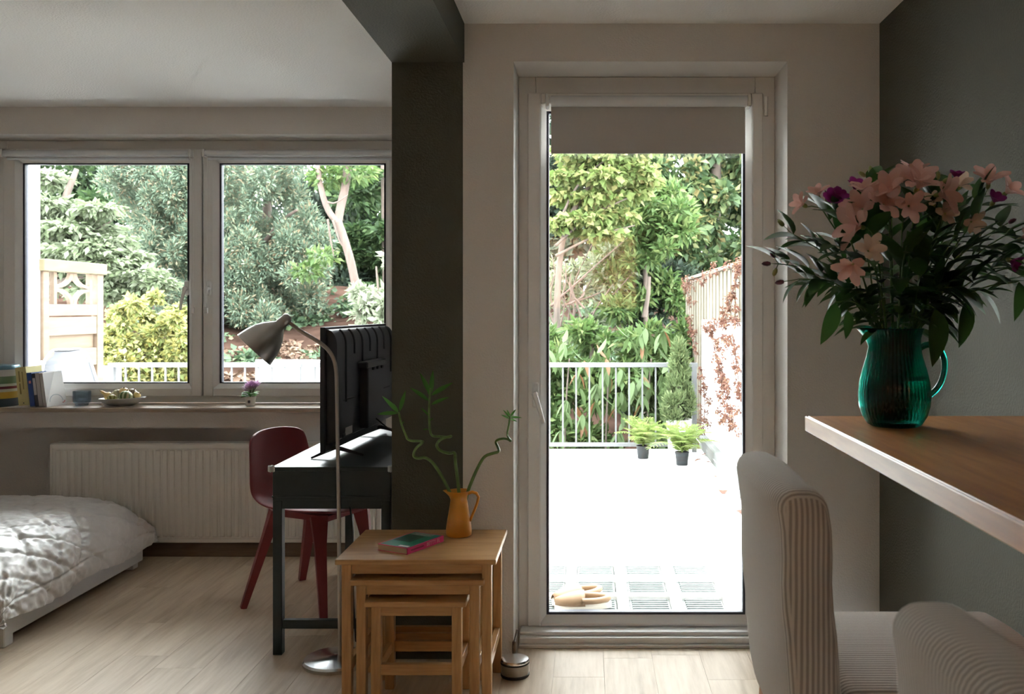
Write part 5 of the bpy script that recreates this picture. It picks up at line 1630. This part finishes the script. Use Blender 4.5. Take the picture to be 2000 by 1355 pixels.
def tree(name, label, cat, px, Y, group=None):
    x = P(px, 0, Y).x
    return thing(name, label, cat, (x, Y, gz_(x, Y)), group)


def ground_pt(px, Y, dz=-0.05):
    x = P(px, 0, Y).x
    return Vector((x, Y, gz_(x, Y) + dz))


# far wood: dense dark trees that close the view, gaps of sky near the top
for k, (px, Y, x0, x1, top, n, mm, lab) in enumerate((
        (40, 25, -200, 200, 250, 9000, 'lf_dark', 'far dark green broadleaf tree behind the pale tree and trellis'),
        (330, 27, 160, 480, 285, 9000, 'lf_deep', 'far shadowy tree behind the blue-green conifers'),
        (560, 26, 430, 720, 290, 9000, 'lf_deep', 'far shadowy tree behind the leaning trunk'),
        (760, 25, 640, 960, 200, 9000, 'lf_dark', 'far dark green tree beyond the mid green broadleaf tree'),
        (1120, 24, 960, 1260, 230, 9000, 'lf_deep', 'far dark tree behind the hazel'),
        (1380, 24, 1230, 1560, 200, 9000, 'lf_dark', 'far dark tree behind the plank fence'))):
    t = tree('background_tree', lab, 'tree', px, Y, 'trees at the back of the garden')
    trunk(t, [ground_pt(px, Y), P(px + 10, 450, Y), P(px, 250, Y)], 0.28, 0.12)
    foliage('foliage', mm, t, rand_clumps(46, x0, x1, top, 640, 46, 34, Y, 1.6, 100 + k), n * 2, 0.24, 0.5, 200 + k)

t = tree('pale_tree', 'pale green large leaved tree beyond the trellis screen', 'tree', 40, 12.5)
trunk(t, [ground_pt(30, 12.5), P(60, 560, 12.5), P(110, 430, 12.6), P(150, 330, 12.7)], 0.10, 0.03)
for e in ((330, 552), (270, 500), (220, 430), (300, 540)):
    trunk(t, [P(70, 560, 12.5), P((70 + e[0]) / 2, (560 + e[1]) / 2 - 20, 12.5), P(e[0], e[1], 12.5)], 0.03, 0.008, name='branch')
pc_ = [(95, 400, 55, 14, 0, 1), (150, 415, 55, 12, .2, 1), (190, 408, 40, 10, -.1, .7), (120, 445, 60, 14, -.2, 1.2), (180, 450, 55, 12, .2, 1), (110, 480, 60, 14, .2, 1.2), (170, 488, 65, 14, -.2, 1.2), (215, 470, 40, 10, 0, .8),
       (130, 515, 70, 16, .1, 1.3), (210, 512, 60, 12, -.1, 1.1), (250, 500, 40, 10, .1, .7), (270, 535, 55, 12, 0, 1), (230, 545, 60, 14, .2, 1.2), (310, 552, 32, 9, -.1, .6), (200, 570, 60, 14, 0, 1.1), (265, 570, 50, 12, .1, .9), (90, 350, 40, 16, .2, .7), (60, 440, 60, 40, .3, 1.5), (60, 540, 60, 40, .3, 1.5)]
foliage('foliage', 'lf_pale', t, cl_px(pc_, 12.5), 15000, 0.115, 0.5, 11, flat=0.6, up=-0.15, shell=0.1)

t = tree('yellow_bush', 'rounded yellow-green autumn bush behind the terrace railing', 'bush', 285, 9.9)
trunk(t, [ground_pt(285, 9.9), P(285, 720, 9.9), P(280, 640, 9.9)], 0.05, 0.02)
r_ = random.Random(13)
yc = [(285, 690, 60, 50, 0, 2), (225, 715, 35, 40, -.1, 1), (340, 715, 30, 45, 0, 1.2)]
while len(yc) < 46:
    a, b_ = r_.uniform(195, 372), r_.uniform(580, 770)
    if b_ < 600 + 0.0035 * (a - 295) ** 2 - 18: continue
    yc.append((a, b_, r_.uniform(9, 20), r_.uniform(8, 17), r_.uniform(-0.3, 0.3), 0.35))
foliage('foliage', 'lf_yellow', t, cl_px(yc, 9.9), 15000, 0.062, 0.66, 12, shell=0.2, jit=0.6)

for k, (px, x0, x1, lab) in enumerate(((300, 205, 420, 'blue-green conifer with upright sprays beyond the yellow bush'), (520, 400, 655, 'broad blue-green conifer above the bare brown garden slope'))):
    t = tree('conifer', lab, 'tree', px, 16.5, 'blue-green conifers')
    trunk(t, [ground_pt(px, 17.4), P(px, 450, 17.4), P(px + 8, 200, 17.4)], 0.12, 0.06, 'bark_dark')
    keep = (lambda a, b_: a > 190 + max(0, (b_ - 330)) * 0.45) if k == 0 else (lambda a, b_: b_ < 660 and (a < 640 - max(0, 450 - b_) * 0.25))
    cs_ = rand_clumps(115, x0, x1, 300, 640, 22, 30, 16.3, 0.9, 300 + k, keep)
    foliage('foliage', 'lf_blue', t, cs_, 62000, 0.085, 0.3, 310 + k, up=0.4, out=0.8, shell=0.3, jit=0.5)
    trunk(t, [P(px, 470, 16.6), P(px + 30, 430, 16.2), P(px + 60, 410, 15.9)], 0.05, 0.02, 'bark_pink', 'branch')

t = tree('leaning_tree', 'bare pink-brown leaning tree trunk with a forked top on the garden slope', 'tree', 705, 14)
trunk(t, [ground_pt(708, 14), P(700, 590, 14), P(688, 520, 14), P(672, 465, 14), P(660, 432, 14)], 0.066, 0.058, 'bark_pink')
trunk(t, [P(661, 434, 14), P(646, 420, 14), P(634, 395, 14), P(624, 355, 14), P(618, 300, 14)], 0.055, 0.035, 'bark_pink', 'branch')
trunk(t, [P(660, 434, 14.02), P(665, 405, 14.1), P(676, 360, 14.2), P(682, 290, 14.2)], 0.066, 0.06, 'bark_pink', 'branch')
for e in (((640, 428), (646, 470), (652, 500)), ((650, 430), (662, 470), (668, 480)), ((640, 395), (655, 398), (680, 380))):
    trunk(t, [P(a, b_, 13.9) for a, b_ in e], 0.018, 0.005, 'bark_pink', 'twig')
foliage('foliage', 'lf_mid', t, cl_px([(640, 345, 30, 20, 0, 1), (690, 335, 40, 20, 0, 1), (630, 500, 25, 10, 0, .4), (600, 530, 25, 12, 0, .5)], 14.2), 900, 0.12, 0.4, 15)
t = tree('green_tree', 'mid green broadleaf tree beside the leaning trunk', 'tree', 770, 17)
trunk(t, [ground_pt(760, 17), P(755, 450, 17), P(750, 250, 17)], 0.12, 0.06)
foliage('foliage', 'lf_dark', t, rand_clumps(26, 680, 860, 300, 530, 34, 14, 17, 0.6, 41), 9000, 0.15, 0.5, 42, flat=0.5, shell=0.15)
t = tree('white_shrub', 'pale silver leaved shrub at the foot of the leaning tree', 'bush', 745, 11.3)
trunk(t, [ground_pt(745, 11.3), P(745, 640, 11.3), P(735, 520, 11.3)], 0.03, 0.01)
foliage('foliage', 'lf_white', t, rand_clumps(16, 700, 800, 500, 660, 20, 14, 11.3, 0.3, 43), 1800, 0.11, 0.45, 44, shell=0.1)
# ground cover
iv = []
r_ = random.Random(5)
for k in range(130):
    x = r_.uniform(-9, 0.5); yq = r_.uniform(10.5, 20)
    bare = -8 < x < -4.2 and 11.0 < yq < 14.2
    if bare and r_.random() < 0.8: continue
    iv.append((x, yq, gz_(x, yq) + 0.06, 0.45, 0.45, 0.10, 1))
o = foliage('ground_ivy', 'lf_ivy', None, iv, 16000, 0.12, 0.8, 51, flat=0.4, shell=0.0)
tag(o, 'ivy leaves covering the garden slope under the trees', 'ivy', kind='stuff')
lt = [(r_.uniform(-9, -3.5), r_.uniform(10.4, 15), 0, 0.5, 0.5, 0.03, 1) for k in range(70)]
lt = [(a, b_, gz_(a, b_) + 0.04, c_, d_, e_, f_) for a, b_, _, c_, d_, e_, f_ in lt]
o = foliage('leaf_litter', 'lf_litter', None, lt, 7000, 0.10, 0.7, 52, flat=0.8, shell=0.0)
tag(o, 'brown fallen leaves on the bare garden slope', 'leaves', kind='stuff')

# through the terrace door
t = tree('hazel_bush', 'light green round leaved hazel bush beyond the terrace railing', 'bush', 1090, 11)
trunk(t, [ground_pt(1090, 11), P(1085, 520, 11), P(1120, 400, 11), P(1180, 330, 11)], 0.05, 0.02)
for e in (((1085, 480), (1150, 420), (1230, 385)), ((1085, 450), (1130, 350), (1200, 300)), ((1085, 500), (1160, 460), (1240, 440))):
    trunk(t, [P(a, b_, 10.9) for a, b_ in e], 0.02, 0.006, name='branch')
hz_ = [(1110, 345, 40, 10, 0, 1), (1150, 320, 50, 14, .2, 1.2), (1200, 310, 50, 14, 0, 1.2), (1240, 330, 40, 14, -.1, 1), (1180, 345, 50, 12, -.2, 1), (1110, 385, 40, 12, .1, 1), (1170, 385, 55, 12, 0, 1.1), (1225, 375, 40, 12, .2, .9),
       (1140, 425, 50, 12, -.1, 1), (1200, 420, 50, 12, .1, 1), (1100, 440, 35, 10, 0, .7), (1180, 455, 50, 10, 0, .9), (1260, 355, 30, 12, .2, .6), (1130, 290, 60, 16, 0, 1), (1230, 290, 60, 16, 0, 1)]
foliage('foliage', 'lf_hazel', t, cl_px(hz_, 11), 6200, 0.10, 0.72, 61, flat=0.4, up=-0.25, shell=0.1)
t = tree('laurel_bush', 'mid green long leaved laurel beyond the railing beside the plank fence', 'bush', 1260, 12)
trunk(t, [ground_pt(1262, 12), P(1262, 600, 12), P(1258, 440, 12)], 0.05, 0.02)
trunk(t, [P(1258, 620, 11.6), P(1266, 580, 11.6), P(1268, 540, 11.6)], 0.035, 0.02, name='branch')
foliage('foliage', 'lf_mid', t, rand_clumps(44, 1180, 1335, 370, 610, 26, 18, 12, 0.5, 62), 8500, 0.12, 0.34, 63, up=0.15, shell=0.2)
t = tree('climber_tree', 'dark tree overgrown with yellowing climber above the plank fence', 'tree', 1400, 13.5)
trunk(t, [ground_pt(1400, 13.5), P(1395, 480, 13.5), P(1400, 250, 13.5)], 0.12, 0.06)
foliage('foliage', 'lf_climber', t, rand_clumps(50, 1285, 1500, 270, 540, 26, 24, 13.3, 0.6, 64), 10500, 0.13, 0.62, 65, up=-0.3, shell=0.3)
t = tree('hedge', 'shadowy dark hedge between laurel and plank fence', 'hedge', 1290, 12.6)
trunk(t, [ground_pt(1290, 12.8), P(1290, 700, 12.8), P(1290, 560, 12.8)], 0.06, 0.03)
foliage('foliage', 'lf_deep', t, rand_clumps(36, 1225, 1365, 520, 880, 30, 30, 12.8, 0.4, 66), 11000, 0.10, 0.5, 67, shell=0.4)
t = tree('dry_bush', 'tangle of dry tan branches between the hazel and the laurel', 'bush', 1120, 11.8)
r_ = random.Random(77)
for k in range(16):
    a = (r_.uniform(1075, 1150), r_.uniform(590, 680)); b_ = (r_.uniform(1070, 1240), r_.uniform(450, 560))
    q_ = 11.6 + r_.uniform(-0.3, 0.3)
    trunk(t, [P(*a, q_), P((a[0] + b_[0]) / 2 + r_.uniform(-25, 25), (a[1] + b_[1]) / 2, q_), P(*b_, q_)], 0.016, 0.004, 'bark_pink', 'branch')
foliage('foliage', 'lf_pale', t, rand_clumps(26, 1060, 1240, 460, 680, 26, 14, 12.2, 0.4, 68), 2600, 0.10, 0.4, 69, shell=0.0)
t = tree('fresh_shrub', 'bright green shrub rising behind the railing', 'bush', 1150, 10.2)
trunk(t, [ground_pt(1150, 10.2), P(1150, 760, 10.2), P(1160, 640, 10.2)], 0.04, 0.015)
foliage('foliage', 'lf_mid', t, rand_clumps(70, 1050, 1345, 640, 905, 28, 20, 10.2, 0.35, 70), 14000, 0.11, 0.36, 71, up=0.1, shell=0.2)

# rhododendron with long drooping leaves: every leaf in sight is its own part
t = tree('rhododendron', 'rhododendron with long drooping leaves, some brown, behind the railing', 'bush', 1190, 9.2)
for px in (1100, 1180, 1260):
    trunk(t, [ground_pt(px, 9.3), P(px + 5, 790, 9.3), P(px + 12, 700, 9.25)], 0.011, 0.006, name='stem')
rl = leaf_mesh('leaf', 'lf_rhodo', 0.30, 0.25, 0.12, 7); rlb = leaf_mesh('leaf', 'lf_rhodo_brown', 0.26, 0.5, 0.1, 7)
r_ = random.Random(31); cnt = 0
while cnt < 250:
    px, py = r_.uniform(1062, 1345), r_.uniform(640, 875)
    if py < 700 and not (1130 < px < 1300) and r_.random() < 0.75: continue
    Yq = 8.85 + r_.random() * 0.5
    c = P(px, py, Yq)
    for j in range(r_.choice((4, 5, 6))):
        a = r_.random() * 6.283
        d = Vector((math.cos(a) * 0.45, math.sin(a) * 0.45, -r_.uniform(0.55, 1.0) if r_.random() < 0.8 else 0.35))
        place('leaf', rlb if r_.random() < 0.10 else rl, t, leaf_matrix(c, d, Vector((math.cos(a), math.sin(a), 0.5)), r_.uniform(0.15, 0.24)))
        cnt += 1

# red creeper on the side wall
t = thing('wall_creeper', 'red-brown autumn creeper hanging over the fence and white terrace wall', 'creeper', (SWX - 0.01, 7.6, TZ_ + 0.1))
r_ = random.Random(9)


def wall_pt(px, py, off=0.0):
    Yq = (SWX - 0.012 - off) * F / (px - VPX)
    return Vector((SWX - 0.012 - off, Yq, EYE - (py - VPY) / F * Yq))


lines = [[(1340, 545), (1345, 600), (1352, 660), (1360, 700)], [(1385, 640), (1400, 700), (1412, 760), (1420, 850)], [(1448, 500), (1435, 560), (1415, 620), (1405, 700)], [(1370, 720), (1378, 780), (1372, 850)],
         [(1375, 640), (1440, 622)], [(1430, 650), (1440, 720), (1445, 780)], [(1400, 700), (1425, 780), (1438, 850)], [(1332, 560), (1400, 530), (1450, 510)]]
for ln_ in lines:
    trunk(t, [wall_pt(a, b_, 0.01) for a, b_ in ln_], 0.006, 0.003, 'bark_pink', 'vine')
rc = []
for ln_, wt, sp in zip(lines, (1.0, 2.2, 1.0, 1.2, 0.8, 0.8, 1.1, 0.7), (7, 13, 12, 8, 6, 7, 9, 8)):
    for k in range(26):
        u = r_.random() * (len(ln_) - 1); q0 = ln_[int(u)]; q1 = ln_[min(int(u) + 1, len(ln_) - 1)]; fr = u - int(u)
        a = min(1449, q0[0] + (q1[0] - q0[0]) * fr + r_.gauss(0, sp * 0.55)); b_ = q0[1] + (q1[1] - q0[1]) * fr + r_.gauss(0, sp * 0.8)
        c = wall_pt(max(1333, a), b_, 0.02); kk = c.y / F; z_ = r_.uniform(0.5, 1.4)
        rc.append((c.x, c.y, c.z, 0.018, 0.05 * z_, 7 * kk * z_, wt * z_))
foliage('leaves', 'lf_red', t, rc, 5200, 0.026, 0.55, 91, up=-0.4, shell=0.0)
fo = []
for px, py in ((1378, 905), (1400, 935), (1412, 960), (1420, 938), (1385, 890), (1437, 1000), (1405, 925), (1372, 900), (1412, 925)):
    Yq = F * (EYE - TZ_) / (py - VPY); c = P(px, py, Yq)
    fo.append(c)
fm = leaf_mesh('fallen_leaf', 'lf_red', 0.7, 0.3, 0.2, 5)
for k, c in enumerate(fo):
    o = place('fallen_leaf', fm, None, leaf_matrix(Vector((c.x, c.y, TZ_ + 0.012)), (math.cos(k * 2.3), math.sin(k * 2.3), 0.05), (0, 0, 1), 0.06 + 0.02 * (k % 3)))
    tag(o, 'curled red-brown fallen leaf on the terrace beside the kerb', 'leaf', 'fallen leaves on the terrace')


# potted plants on the terrace
def frond_mesh(k):
    V = []; Fc = []; r2 = random.Random(k)
    npn = 15
    def pt(t): return Vector((0, t * 0.8, 0.55 * t - 0.75 * t * t))
    for i in range(npn):
        t = 0.10 + 0.88 * i / npn
        p = pt(t); w_ = 0.24 * math.sin(math.pi * (0.15 + 0.85 * t)) ** 0.8 + 0.03
        for sx in (-1, 1):
            n_ = len(V)
            V += [p, p + Vector((sx * w_ * 0.5, 0.034, -0.015)), p + Vector((sx * w_, 0.05, -0.05)), p + Vector((sx * w_ * 0.5, 0.002, -0.015))]
            Fc.append((n_, n_ + 1, n_ + 2, n_ + 3))
    for i in range(8):
        a, b_ = pt(i / 8), pt((i + 1) / 8); n_ = len(V)
        V += [a + Vector((-0.008, 0, 0)), a + Vector((0.008, 0, 0)), b_ + Vector((0.008, 0, 0)), b_ + Vector((-0.008, 0, 0))]
        Fc.append((n_, n_ + 1, n_ + 2, n_ + 3))
    me = bpy.data.meshes.new('frond'); me.from_pydata([tuple(v) for v in V], [], Fc); me.materials.append(MATS['lf_fern'])
    return me


fr_me = [frond_mesh(k) for k in range(2)]


def fern(label, px, py, n, seed, L0):
    Yq = F * (EYE - TZ_) / (py - VPY); c = P(px, py, Yq); c.z = TZ_
    t = thing('potted_fern', label, 'plant', c, 'ferns in black pots')
    MB().lathe([(0, 0), (0.045, 0), (0.047, 0.003), (0.057, 0.10), (0.060, 0.10), (0.060, 0.112), (0.054, 0.112), (0.052, 0.098), (0, 0.095)], c, 28).build('pot', 'pot_black', t, 40)
    r2 = random.Random(seed)
    for k in range(n):
        a = 2 * math.pi * k / n + r2.uniform(-0.3, 0.3); el = r2.uniform(0.4, 2.6)
        d = Vector((math.cos(a), math.sin(a), el))
        place('frond', r2.choice(fr_me), t, leaf_matrix(c + Vector((0, 0, 0.10)), d, (0, 0, 1), r2.uniform(0.75, 1.15) * L0, 1.0))


fern('bright green fern in a black pot nearer the middle of the railing', 1256, 895, 24, 1, 0.36)
fern('broad fern in a black pot in front of the white potted conifer', 1332, 908, 32, 2, 0.37)
cpx = P(1326, 0, 8.12); cpt = Vector((cpx.x, 8.12, TZ_))
t = thing('potted_conifer', 'small dense conifer in a white pot at the railing corner', 'plant', cpt)
MB().lathe([(0, 0), (0.085, 0), (0.09, 0.004), (0.112, 0.32), (0.115, 0.325), (0.105, 0.325), (0.10, 0.30), (0, 0.295)], cpt, 32).build('pot', 'pot_white', t, 40)
trunk(t, [cpt + Vector((0, 0, 0.28)), cpt + Vector((0, 0, 0.6)), cpt + Vector((0, 0, 0.98))], 0.014, 0.004)
cc_ = []
r2 = random.Random(4)
for k in range(60):
    h = r2.random() ** 1.2; rr = 0.20 * (1 - h) ** 0.75 * (0.75 if h > 0.05 else 0.6); a = r2.random() * 6.283
    cc_.append((cpt.x + rr * math.cos(a) * 0.75, cpt.y + rr * math.sin(a) * 0.75, cpt.z + 0.33 + 0.62 * h, 0.045, 0.045, 0.075, 1))
foliage('foliage', 'lf_potconifer', t, cc_, 11000, 0.05, 0.2, 93, up=0.8, out=0.5, shell=0.2)
